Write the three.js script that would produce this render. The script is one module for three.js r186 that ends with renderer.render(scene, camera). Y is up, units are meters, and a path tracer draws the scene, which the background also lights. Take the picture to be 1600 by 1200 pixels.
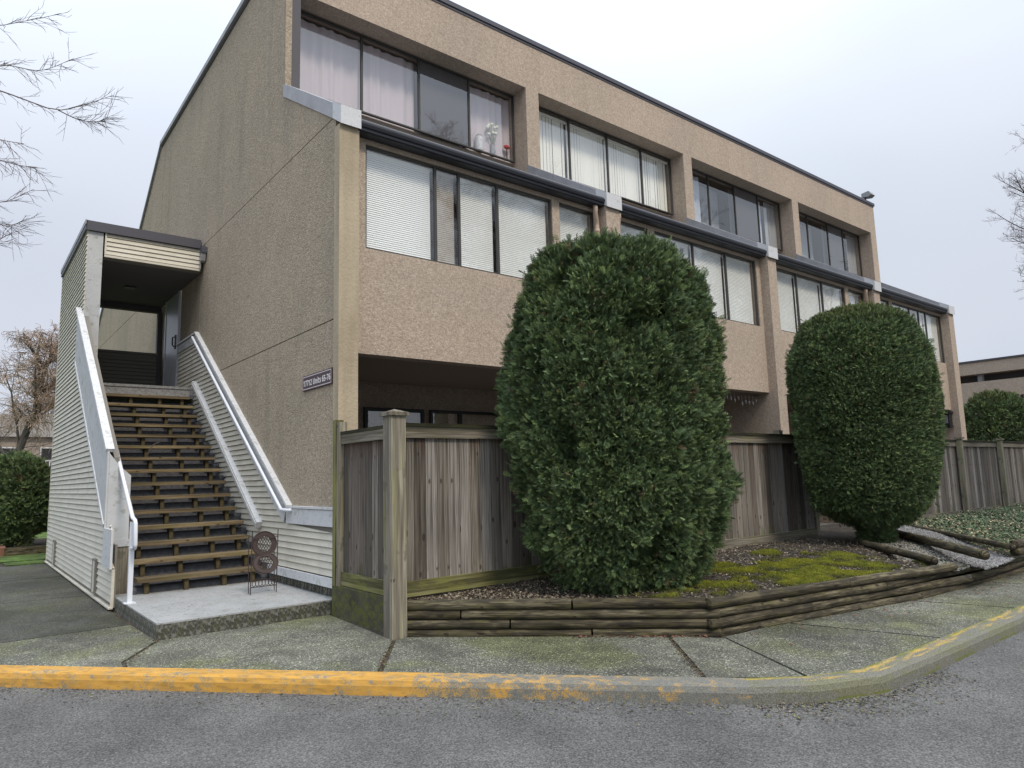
import * as THREE from 'three';
import { mergeGeometries } from 'three/addons/utils/BufferGeometryUtils.js';
import { ImprovedNoise } from 'three/addons/math/ImprovedNoise.js';

// ------------------------------------------------------------ camera, sky, sun, exposure
const scene = new THREE.Scene();
const camera = new THREE.PerspectiveCamera(57.7, 4 / 3, 0.1, 400);
{
  const m = new THREE.Matrix4().makeBasis(
    new THREE.Vector3(0.783, -0.028, 0.622).normalize(),
    new THREE.Vector3(-0.061, 0.991, 0.121).normalize(),
    new THREE.Vector3(-0.619, -0.132, 0.774).normalize());
  camera.quaternion.setFromRotationMatrix(m).normalize();
  camera.position.set(0, 1.5, 0);
}
scene.add(camera);
const renderer = new THREE.WebGLRenderer({ antialias: true });
renderer.setSize(1024, 768);
renderer.toneMapping = THREE.LinearToneMapping;
renderer.toneMappingExposure = 1.12;
renderer.shadowMap.enabled = true;

const perlin = new ImprovedNoise();
const fbm3 = (x, y, z, o = 4) => { let s = 0, a = 0.5, f = 1; for (let i = 0; i < o; i++) { s += a * perlin.noise(x * f + 7.3 * i, y * f + 1.7, z * f + 3.1 * i); a *= 0.5; f *= 2.03; } return s; };
{ // overcast sky: brighter towards the zenith, softly mottled
  const W = 512, H = 256, d = new Float32Array(W * H * 4);
  for (let j = 0; j < H; j++) for (let i = 0; i < W; i++) {
    const el = ((j + 0.5) / H - 0.5) * Math.PI, az = ((i + 0.5) / W - 0.5) * 2 * Math.PI;
    const y = Math.sin(el), x = Math.cos(el) * Math.cos(az), z = Math.cos(el) * Math.sin(az);
    const s = Math.max(0, y), k = 1 + 3.6 * Math.pow(s, 3.2);
    const n = fbm3(x * 2.2 + 5, y * 3.6, z * 2.2, 4), t = fbm3(x * 1.6 - 9, y * 2.8 + 4, z * 1.6, 3);
    let r = (0.568 + 0.025 * t) * k * (1 + 0.17 * n), g = (0.618 - 0.014 * t) * k * (1 + 0.145 * n), b = (0.705 - 0.004 * t) * k * (1 + 0.10 * n);
    if (y < 0) { const f = Math.max(0, 1 + y * 12); r = r * f + 0.16 * (1 - f); g = g * f + 0.16 * (1 - f); b = b * f + 0.15 * (1 - f); }
    const o = (j * W + i) * 4; d[o] = r; d[o + 1] = g; d[o + 2] = b; d[o + 3] = 1;
  }
  const t = new THREE.DataTexture(d, W, H, THREE.RGBAFormat, THREE.FloatType);
  t.mapping = THREE.EquirectangularReflectionMapping; t.magFilter = THREE.LinearFilter; t.minFilter = THREE.LinearFilter;
  t.wrapS = THREE.RepeatWrapping; t.needsUpdate = true;
  scene.background = t; scene.environment = t;
}
const sun = new THREE.DirectionalLight(0xfff0dc, 2.0);
sun.position.set(6, 34, 22); sun.target.position.set(8, 0, -6);
sun.castShadow = true; sun.shadow.radius = 22;
sun.shadow.mapSize.set(2048, 2048);
Object.assign(sun.shadow.camera, { left: -30, right: 30, top: 30, bottom: -30, near: 1, far: 90 });
scene.add(sun); scene.add(sun.target);

// ------------------------------------------------------------ helpers
function rng(seed) { let s = seed >>> 0; return () => { s = (s + 0x6D2B79F5) | 0; let t = Math.imul(s ^ (s >>> 15), 1 | s); t = (t + Math.imul(t ^ (t >>> 7), 61 | t)) ^ t; return ((t ^ (t >>> 14)) >>> 0) / 4294967296; }; }
const R0 = rng(11);
const clamp = (x, a = 0, b = 1) => Math.min(b, Math.max(a, x));
const sstep = (a, b, x) => { const t = clamp((x - a) / (b - a)); return t * t * (3 - 2 * t); };
const lerp = (a, b, t) => a + (b - a) * t;
// periodic value noise on the unit square
function vnoise(px, py, seed) {
  const r = rng(seed), L = new Float32Array(px * py); for (let i = 0; i < L.length; i++) L[i] = r();
  return (u, v) => {
    let x = (u - Math.floor(u)) * px, y = (v - Math.floor(v)) * py;
    let i = x | 0, j = y | 0; const fx = x - i, fy = y - j; i %= px; j %= py;
    const i1 = (i + 1) % px, j1 = (j + 1) % py, a = fx * fx * (3 - 2 * fx), b = fy * fy * (3 - 2 * fy);
    const p = L[j * px + i] + (L[j * px + i1] - L[j * px + i]) * a, q = L[j1 * px + i] + (L[j1 * px + i1] - L[j1 * px + i]) * a;
    return p + (q - p) * b;
  };
}
function fbm(px, py, o, seed) {
  const n = []; for (let i = 0; i < o; i++) n.push(vnoise(px << i, py << i, seed + 31 * i));
  return (u, v) => { let s = 0, a = 0.5, w = 0; for (let i = 0; i < o; i++) { s += a * n[i](u, v); w += a; a *= 0.55; } return s / w; };
}
function tex(w, h, fn, srgb = true) {
  const d = new Uint8Array(w * h * 4), c = [0, 0, 0];
  for (let j = 0; j < h; j++) for (let i = 0; i < w; i++) { fn((i + 0.5) / w, (j + 0.5) / h, c); const o = (j * w + i) * 4; d[o] = clamp(c[0], 0, 255); d[o + 1] = clamp(c[1], 0, 255); d[o + 2] = clamp(c[2], 0, 255); d[o + 3] = 255; }
  const t = new THREE.DataTexture(d, w, h, THREE.RGBAFormat);
  t.wrapS = t.wrapT = THREE.RepeatWrapping; t.magFilter = THREE.LinearFilter; t.minFilter = THREE.LinearMipmapLinearFilter; t.generateMipmaps = true;
  if (srgb) t.colorSpace = THREE.SRGBColorSpace; t.needsUpdate = true; return t;
}
const rep = (t, sx, sy = sx) => { const c = t.clone(); c.repeat.set(1 / sx, 1 / sy); c.needsUpdate = true; return c; };
const mix3 = (c, r, g, b, t) => { c[0] += (r - c[0]) * t; c[1] += (g - c[1]) * t; c[2] += (b - c[2]) * t; };
const std = (o) => new THREE.MeshStandardMaterial({ roughness: 0.85, metalness: 0, side: THREE.DoubleSide, ...o });

// box-projected uv in metres; swap puts the grain along x
function boxUV(g, swap = false, ou = 0, ov = 0) {
  if (g.index) g = g.toNonIndexed(); g.computeVertexNormals();
  const p = g.attributes.position, uv = new Float32Array(p.count * 2), a = new THREE.Vector3(), b = new THREE.Vector3(), c = new THREE.Vector3();
  for (let i = 0; i < p.count; i += 3) {
    a.fromBufferAttribute(p, i); b.fromBufferAttribute(p, i + 1); c.fromBufferAttribute(p, i + 2);
    const n = b.clone().sub(a).cross(c.clone().sub(a)), x = Math.abs(n.x), y = Math.abs(n.y), z = Math.abs(n.z);
    [a, b, c].forEach((q, k) => {
      let s, t; if (z >= x && z >= y) { s = q.x; t = q.y; } else if (x >= y) { s = q.z; t = q.y; } else { s = q.x; t = q.z; }
      if (swap) [s, t] = [t, s];
      uv[(i + k) * 2] = s + ou; uv[(i + k) * 2 + 1] = t + ov;
    });
  }
  g.setAttribute('uv', new THREE.BufferAttribute(uv, 2)); return g;
}
function B(x0, x1, y0, y1, z0, z1, swap = false, ou = 0, ov = 0) {
  const g = new THREE.BoxGeometry(x1 - x0, y1 - y0, z1 - z0); g.translate((x0 + x1) / 2, (y0 + y1) / 2, (z0 + z1) / 2);
  return boxUV(g, swap, ou, ov);
}
// polygon [[z,y]...] in the ZY plane, extruded along x
function PX(pts, x0, x1, holes = [], swap = false) {
  const s = new THREE.Shape(pts.map(([z, y]) => new THREE.Vector2(-z, y)));
  holes.forEach(h => s.holes.push(new THREE.Path(h.map(([z, y]) => new THREE.Vector2(-z, y)))));
  const g = new THREE.ExtrudeGeometry(s, { depth: x1 - x0, bevelEnabled: false }); g.rotateY(Math.PI / 2); g.translate(x0, 0, 0);
  return boxUV(g, swap);
}
// polygon [[x,z]...] in plan, extruded up from y0 to y1
function PY(pts, y0, y1) {
  const s = new THREE.Shape(pts.map(([x, z]) => new THREE.Vector2(x, -z)));
  const g = new THREE.ExtrudeGeometry(s, { depth: y1 - y0, bevelEnabled: false }); g.rotateX(-Math.PI / 2); g.translate(0, y0, 0);
  return boxUV(g);
}
// bar with a rectangular section between two points (w across, h up)
function bar(a, b, w, h, swap = false) {
  const A = new THREE.Vector3(...a), D = new THREE.Vector3(...b).sub(A), L = D.length();
  const g = boxUV(new THREE.BoxGeometry(w, h, L), true);
  const m = new THREE.Matrix4().lookAt(new THREE.Vector3(...b), A, new THREE.Vector3(0, 1, 0)); m.setPosition(A.add(D.multiplyScalar(0.5)));
  return g.applyMatrix4(m);
}
// round tube along a polyline with radii
function tube(pts, r0, r1, seg = 6, closed = false) {
  const P = pts.map(p => p.isVector3 ? p : new THREE.Vector3(...p)), pos = [], uv = [], idx = [];
  let N = new THREE.Vector3(); let acc = 0;
  for (let i = 0; i < P.length; i++) {
    const t = (P[Math.min(i + 1, P.length - 1)].clone().sub(P[Math.max(i - 1, 0)])).normalize();
    if (i === 0) { N.set(0.31, 0.2, 0.93); if (Math.abs(N.dot(t)) > 0.9) N.set(1, 0, 0); } else acc += P[i].distanceTo(P[i - 1]);
    N.addScaledVector(t, -N.dot(t)).normalize(); const Bn = t.clone().cross(N);
    const r = r0 + (r1 - r0) * (P.length > 1 ? i / (P.length - 1) : 0);
    for (let k = 0; k <= seg; k++) { const a = k / seg * 2 * Math.PI, c = Math.cos(a) * r, s = Math.sin(a) * r; pos.push(P[i].x + N.x * c + Bn.x * s, P[i].y + N.y * c + Bn.y * s, P[i].z + N.z * c + Bn.z * s); uv.push(k / seg * 2 * Math.PI * r0, acc); }
  }
  const S = seg + 1;
  for (let i = 0; i < P.length - 1; i++) for (let k = 0; k < seg; k++) { const a = i * S + k; idx.push(a, a + 1, a + S, a + 1, a + S + 1, a + S); }
  const e = [0, P.length - 1];
  for (const i of e) { const c = pos.length / 3; pos.push(P[i].x, P[i].y, P[i].z); uv.push(0, acc * (i ? 1 : 0)); for (let k = 0; k < seg; k++) i ? idx.push(c, i * S + k, i * S + k + 1) : idx.push(c, k + 1, k); }
  const g = new THREE.BufferGeometry(); g.setAttribute('position', new THREE.Float32BufferAttribute(pos, 3)); g.setAttribute('uv', new THREE.Float32BufferAttribute(uv, 2)); g.setIndex(idx); g.computeVertexNormals();
  return g;
}
const NI = g => g.index ? g.toNonIndexed() : g;
const used = {};
const numbered = n => { const k = used[n] = (used[n] ?? -1) + 1; return k ? n + '_' + String(k).padStart(3, '0') : n; };
function rootOf(o) { while (o.parent && o.parent !== scene) o = o.parent; return o; }
function thing(name, label, category, pos = [0, 0, 0], group) {
  const o = new THREE.Group(); o.name = numbered(name); o.position.set(...pos); o.userData = { label, category }; if (group) o.userData.group = group; scene.add(o); return o;
}
function structure(name, pos = [0, 0, 0]) { const o = new THREE.Group(); o.name = numbered(name); o.position.set(...pos); o.userData = { kind: 'structure' }; scene.add(o); return o; }
// merge world-space geometries into one named mesh under parent
function part(name, geos, mat, parent, extra) {
  geos = Array.isArray(geos) ? geos : [geos];
  let g = geos.length > 1 ? mergeGeometries(geos.map(NI)) : geos[0].clone();
  const base = parent === scene ? new THREE.Vector3() : rootOf(parent).position;
  g.translate(-base.x, -base.y, -base.z);
  const m = new THREE.Mesh(g, mat); m.name = name; if (extra) Object.assign(m.userData, extra); parent.add(m); return m;
}
// a mesh that shares a geometry, placed at a world position
function put(name, geo, mat, parent, [x, y, z], rot) {
  const m = new THREE.Mesh(geo, mat), b = rootOf(parent).position; m.name = name; m.position.set(x - b.x, y - b.y, z - b.z); if (rot) m.rotation.set(...rot); parent.add(m); return m;
}
function tagTop(m, name, label, category, group, kind) { m.name = numbered(name); if (label) m.userData.label = label; if (category) m.userData.category = category; if (group) m.userData.group = group; if (kind) m.userData.kind = kind; return m; }

// ------------------------------------------------------------ materials
const T = {};
{ // stucco colour: pebbly grain, rain streaks and blotches
  const make = (seed, base, dark, streakAmt) => {
    const big = fbm(3, 3, 4, seed), str = fbm(26, 3, 4, seed + 5), g1 = vnoise(340, 340, seed + 9), g2 = vnoise(512, 512, seed + 12), g3 = vnoise(160, 160, seed + 14);
    return tex(1024, 1024, (u, v, c) => {
      const g = (g1(u, v) - 0.5) * 24 + (g2(u, v) - 0.5) * 30 + (g3(u, v) - 0.5) * 8;
      c[0] = base[0] + g; c[1] = base[1] + g; c[2] = base[2] + g * 0.92;
      const s = sstep(0.46, 0.72, str(u, v)) * streakAmt * sstep(0.3, 0.6, big(u, v)), b = sstep(0.5, 0.74, big(u + 0.3, v)) * streakAmt * 0.8;
      mix3(c, dark[0] + g * 0.8, dark[1] + g * 0.8, dark[2] + g * 0.7, clamp(s + b));
      const w = (big(u + 0.6, v + 0.2) - 0.5) * 16; c[0] += w; c[1] += w * 0.8; c[2] += w * 0.6;
    });
  };
  T.gable = make(101, [159, 146, 127], [137, 129, 112], 0.45);
  T.facade = make(151, [171, 156, 140], [156, 143, 126], 0.3);
  const a = fbm(64, 64, 3, 171), b = vnoise(110, 110, 175);
  T.stuccoBump = tex(512, 512, (u, v, c) => { const h = sstep(0.3, 0.75, a(u, v)) * 180 + b(u, v) * 70; c[0] = c[1] = c[2] = h; }, false);
  const s1 = fbm(4, 4, 5, 181), s2 = fbm(30, 4, 3, 185);
  T.smooth = tex(512, 512, (u, v, c) => { const n = (s1(u, v) - 0.5) * 26 + (s2(u, v) - 0.5) * 22; c[0] = 166 + n; c[1] = 153 + n; c[2] = 130 + n * 0.9; });
}
function woodTex(w, h, seed, base, dark, opt = {}) {
  // grain along v; knots, cracks, algae
  const g1 = fbm(opt.gx ?? 40, opt.gy ?? 2, 4, seed), g2 = vnoise(w >> 1, 10, seed + 3), big = fbm(4, 3, 4, seed + 6), wob = fbm(3, 4, 2, seed + 8), r = rng(seed), kn = [];
  for (let i = 0; i < (opt.knots ?? 6); i++) kn.push([r(), r(), 0.012 + r() * 0.02]);
  return tex(w, h, (u, v, c) => {
    let uu = u + (wob(u, v) - 0.5) * 0.05, k = 0;
    for (const [kx, ky, kr] of kn) { let dx = u - kx, dy = (v - ky) * (opt.asp ?? 2); dx -= Math.round(dx); const d = Math.hypot(dx, dy * 0.7); if (d < kr * 4) { uu += dx * 0.6 * Math.exp(-d * d / (kr * kr * 4)); k = Math.max(k, 1 - sstep(kr * 0.7, kr * 1.25, d)); } }
    const f = g1(uu, v), q = g2(uu, v), m = big(u, v);
    const t = clamp((f - 0.5) * (opt.amp ?? 2.4) + 0.5);
    c[0] = lerp(dark[0], base[0], t); c[1] = lerp(dark[1], base[1], t); c[2] = lerp(dark[2], base[2], t);
    const e = (q - 0.5) * 30 + (m - 0.5) * 34; c[0] += e; c[1] += e; c[2] += e;
    if (k) mix3(c, dark[0] * 0.7, dark[1] * 0.6, dark[2] * 0.55, k * 0.8);
    if (opt.post) opt.post(u, v, c, m, f);
  });
}
{
  const rg = fbm(24, 3, 4, 301), al = fbm(6, 6, 4, 303);
  // fence boards: silver grey, redder where the cap has kept the rain off (v = 0 at the board foot, 1 at its top)
  const fence = (seed, red) => woodTex(512, 1024, seed, [160, 155, 148], [106, 101, 95], { gx: 110, knots: 9, asp: 1.6, amp: 1.7, post: (u, v, c, m) => {
    const e = sstep(1.0 - 0.50 * rg(u + seed * 0.013, v * 0.3) * red, 1.0, v - 0.02) ; mix3(c, c[0] * 0.72 + 8, c[1] * 0.62, c[2] * 0.55, e * 0.75);
    const tp = sstep(0.42, 0.66, rg(u * 1.7 + seed * 0.07, v * 0.18)) * sstep(0.62 - 0.25 * rg(u + 0.2, 0.3), 1.0, v); mix3(c, 58, 52, 47, tp * 0.75);
    const d = sstep(0.54, 0.8, rg(u + 0.37, v * 0.5 + seed * 0.1)) * 0.55; mix3(c, 62, 56, 52, d);
    const a = sstep(0.56, 0.72, al(u, v)) * sstep(0.2, 0.02, v) * 0.6; mix3(c, 92, 98, 62, a);
  } });
  T.fenceA = fence(311, 0.2); T.fenceB = fence(331, 0.75);
  T.rail = woodTex(512, 512, 341, [140, 134, 120], [92, 86, 74], { gx: 20, knots: 3, post: (u, v, c) => { const a = sstep(0.5, 0.72, al(u, v)); mix3(c, 104, 104, 66, a * 0.45); } });
  T.algae = woodTex(512, 512, 351, [120, 118, 76], [74, 72, 44], { gx: 16, knots: 2, post: (u, v, c) => { const a = sstep(0.48, 0.7, al(u + 0.4, v)); mix3(c, 124, 126, 58, a * 0.5); } });
  T.post = woodTex(512, 1024, 361, [150, 145, 128], [104, 98, 86], { gx: 14, knots: 3, post: (u, v, c) => { const a = sstep(0.54, 0.7, rg(u * 0.7, v * 0.5)); mix3(c, 122, 122, 70, a * 0.5); const d = sstep(0.6, 0.78, al(u, v * 2)); mix3(c, 70, 68, 56, d * 0.4); } });
  T.tread = woodTex(512, 512, 371, [138, 126, 102], [92, 82, 64], { gx: 22, knots: 5, post: (u, v, c) => { const a = sstep(0.48, 0.7, al(u, v + 0.2)); mix3(c, 108, 104, 70, a * 0.5); } });
  T.log = woodTex(512, 1024, 381, [140, 134, 114], [70, 65, 54], { gx: 26, gy: 12, knots: 8, post: (u, v, c) => { const a = sstep(0.48, 0.7, al(u, v * 2 + 0.6)); mix3(c, 112, 110, 66, a * 0.5); const d = sstep(0.5, 0.7, al(u + 0.5, v + 0.3)); mix3(c, 62, 57, 48, d * 0.55); } });
  const wb = fbm(70, 4, 3, 391); T.woodBump = tex(256, 512, (u, v, c) => { c[0] = c[1] = c[2] = wb(u, v) * 255; }, false);
}
{ // sidewalk: exposed aggregate with moss
  const s1 = vnoise(700, 700, 401), s2 = vnoise(420, 420, 402), big = fbm(5, 5, 5, 403), moss = fbm(6, 6, 6, 407), mid = fbm(30, 30, 3, 409), dk = fbm(9, 9, 4, 415);
  T.walk = tex(2048, 2048, (u, v, c) => {
    const a = s1(u, v), b = s2(u, v), m = big(u, v);
    let L = 89 + (m - 0.5) * 50 + (mid(u, v) - 0.5) * 30 + (a - 0.5) * 40;
    if (a > 0.72) L += (a - 0.72) * 330; if (b < 0.24) L -= (0.24 - b) * 220; if (b > 0.8) L += (b - 0.8) * 220;
    c[0] = L * 0.99; c[1] = L * 1.0; c[2] = L * 0.885;
    const g = sstep(0.4, 0.64, moss(u, v)) * (0.4 + 0.6 * b); mix3(c, L * 0.8 + 6, L * 0.82 + 10, L * 0.45, g * 0.62);
    const d = sstep(0.56, 0.75, dk(u, v)); mix3(c, c[0] * 0.62, c[1] * 0.62, c[2] * 0.62, d * 0.4);
  });
  T.walkBump = tex(512, 512, (u, v, c) => { c[0] = c[1] = c[2] = s2(u * 0.4, v * 0.4) * 150 + s1(u * 0.4, v * 0.4) * 90; }, false);
  const a1 = vnoise(360, 360, 421), a2 = fbm(6, 6, 5, 423);
  T.asphalt = tex(1024, 1024, (u, v, c) => { const L = 84 + (a1(u, v) - 0.5) * 60 + (a2(u, v) - 0.5) * 34; c[0] = L; c[1] = L; c[2] = L * 0.98; });
  const so = fbm(20, 20, 5, 441), so2 = vnoise(200, 200, 445);
  const p1 = fbm(4, 4, 5, 431), p2 = fbm(12, 12, 5, 433), p3 = vnoise(256, 256, 435);
  T.slabTop = tex(1024, 1024, (u, v, c) => { const L = 156 + (p2(u, v) - 0.5) * 22 + (p3(u, v) - 0.5) * 22 + (so2(u, v) - 0.5) * 14; c[0] = L * 0.985; c[1] = L; c[2] = L * 1.0; const d = sstep(0.6, 0.8, so(u, v)); mix3(c, 126, 125, 117, d * 0.5); const e = sstep(0.84, 0.9, so2(u * 0.5, v * 0.5)); mix3(c, 78, 74, 66, e * 0.7); });
  T.slabSide = tex(512, 512, (u, v, c) => { const L = 112 + (p1(u, v) - 0.5) * 60 + (p3(u, v) - 0.5) * 22; c[0] = L; c[1] = L; c[2] = L * 0.94; const d = sstep(0.34, 0.62, p2(u * 3, v * 2)); mix3(c, 52, 52, 44, d * 0.8); const g = sstep(0.55, 0.75, p2(u * 2 + 0.3, v * 2 + 0.4)); mix3(c, 78, 84, 46, g * 0.4); });
  T.mossWall = tex(512, 512, (u, v, c) => { const L = 70 + (p1(u, v) - 0.5) * 50 + (p3(u, v) - 0.5) * 26; c[0] = L * 1.02; c[1] = L * 1.02; c[2] = L * 0.78; const g = sstep(0.42, 0.66, p2(u, v)); mix3(c, 92, 98, 34, g * 0.75); const d = sstep(0.6, 0.75, p2(u + 0.6, v)); mix3(c, 110, 106, 92, d * 0.5); });
  T.siding = tex(1024, 1024, (u, v, c) => { const n = (p1(u, v) - 0.5) * 20 + (p3(u, v) - 0.5) * 8; c[0] = 200 + n; c[1] = 196 + n; c[2] = 182 + n; const d = sstep(0.5, 0.8, p1(u * 3, v * 3)); mix3(c, 168, 165, 150, d * 0.35); });
  T.paint = tex(512, 512, (u, v, c) => { const n = (p3(u, v) - 0.5) * 10 + (p2(u, v) - 0.5) * 10; c[0] = 198 + n; c[1] = 200 + n; c[2] = 202 + n; const d = sstep(0.62, 0.8, so(u, v)); mix3(c, 150, 150, 140, d * 0.5); const e = sstep(0.86, 0.92, so2(u * 0.6, v * 0.6)); mix3(c, 104, 100, 88, e * 0.5); });
  T.greyPaint = tex(512, 512, (u, v, c) => { const n = (p2(u, v) - 0.5) * 18 + (p3(u, v) - 0.5) * 8; c[0] = 184 + n; c[1] = 187 + n; c[2] = 188 + n; const d = sstep(0.6, 0.8, so(u, v)); mix3(c, 136, 138, 130, d * 0.5); });
  T.metal = tex(256, 256, (u, v, c) => { const n = (p1(u, v) - 0.5) * 30 + (p2(u, v) - 0.5) * 20; c[0] = 150 + n; c[1] = 151 + n; c[2] = 155 + n; });
  T.soil = tex(512, 512, (u, v, c) => { const L = 52 + (so(u, v) - 0.5) * 60 + (so2(u, v) - 0.5) * 40; c[0] = L * 1.06; c[1] = L * 0.96; c[2] = L * 0.8; });
  T.soilBump = tex(512, 512, (u, v, c) => { c[0] = c[1] = c[2] = so(u, v) * 180 + so2(u, v) * 70; }, false);
  T.mossSheet = tex(512, 512, (u, v, c) => { const n = so(u, v), L = 0.75 + (so2(u, v) - 0.5) * 0.5 + (n - 0.5); c[0] = 118 * L; c[1] = 124 * L; c[2] = 36 * L; const d = sstep(0.55, 0.7, p2(u, v)); mix3(c, 64, 58, 36, d * 0.7); });
  T.kerbYellow = tex(1024, 256, (u, v, c) => { const L = 110 + (p3(u * 2, v) - 0.5) * 40 + (so2(u * 3, v) - 0.5) * 40; c[0] = L; c[1] = L; c[2] = L * 0.95; const k = sstep(0.66, 0.6, so(u * 2, v * 0.6) * 0.6 + so2(u * 3, v) * 0.4); const n = (so(u, v) - 0.5) * 40 + (p1(u * 2, v) - 0.5) * 30; mix3(c, 182 + n, 138 + n * 0.8, 60 + n * 0.4, k); const d = sstep(0.56, 0.75, so(u * 1.5 + 0.4, v)); mix3(c, 128, 100, 48, d * 0.4); });
  T.kerbHalf = tex(1024, 256, (u, v, c) => { const L = 106 + (p3(u * 2, v) - 0.5) * 40 + (so2(u * 3, v) - 0.5) * 40; c[0] = L; c[1] = L; c[2] = L * 0.94; const k = sstep(0.55 - 0.22 * u, 0.47 - 0.22 * u, so(u * 2, v * 0.6) * 0.6 + so2(u * 3, v) * 0.4); mix3(c, 184, 140, 62, k); });
  T.kerbWorn = tex(1024, 256, (u, v, c) => { const L = 104 + (p3(u * 2, v) - 0.5) * 40 + (so2(u * 3, v) - 0.5) * 46; c[0] = L; c[1] = L; c[2] = L * 0.92; const k = sstep(0.50, 0.57, p2(u, v) * 0.7 + so2(u * 2, v) * 0.3) * (v > 0.2 && v < 0.36 + 0.06 * so(u, v) ? 1 : 0.04); mix3(c, 186, 152, 66, k * 0.85); const d = sstep(0.46, 0.62, p2(u + 0.4, v)) * (v < 0.24 || v > 0.66 ? 1 : 0.25); mix3(c, 92, 100, 34, d * 0.75); });
  const gr = fbm(10, 10, 5, 451); T.lawn = tex(512, 512, (u, v, c) => { const L = 0.75 + (gr(u, v) - 0.5) * 0.8 + (so2(u, v) - 0.5) * 0.5; c[0] = 84 * L; c[1] = 112 * L; c[2] = 40 * L; });
  T.roughConc = tex(512, 512, (u, v, c) => { const L = 132 + (so2(u, v) - 0.5) * 90 + (so(u, v) - 0.5) * 50; c[0] = L; c[1] = L; c[2] = L * 1.0; });
  const bk = fbm(18, 4, 4, 461); T.bark = tex(256, 512, (u, v, c) => { const L = 84 + (bk(u, v) - 0.5) * 80; c[0] = L; c[1] = L * 0.94; c[2] = L * 0.86; });
}
const sb = (s, k) => ({ bumpMap: rep(T.stuccoBump, s), bumpScale: k });
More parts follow.
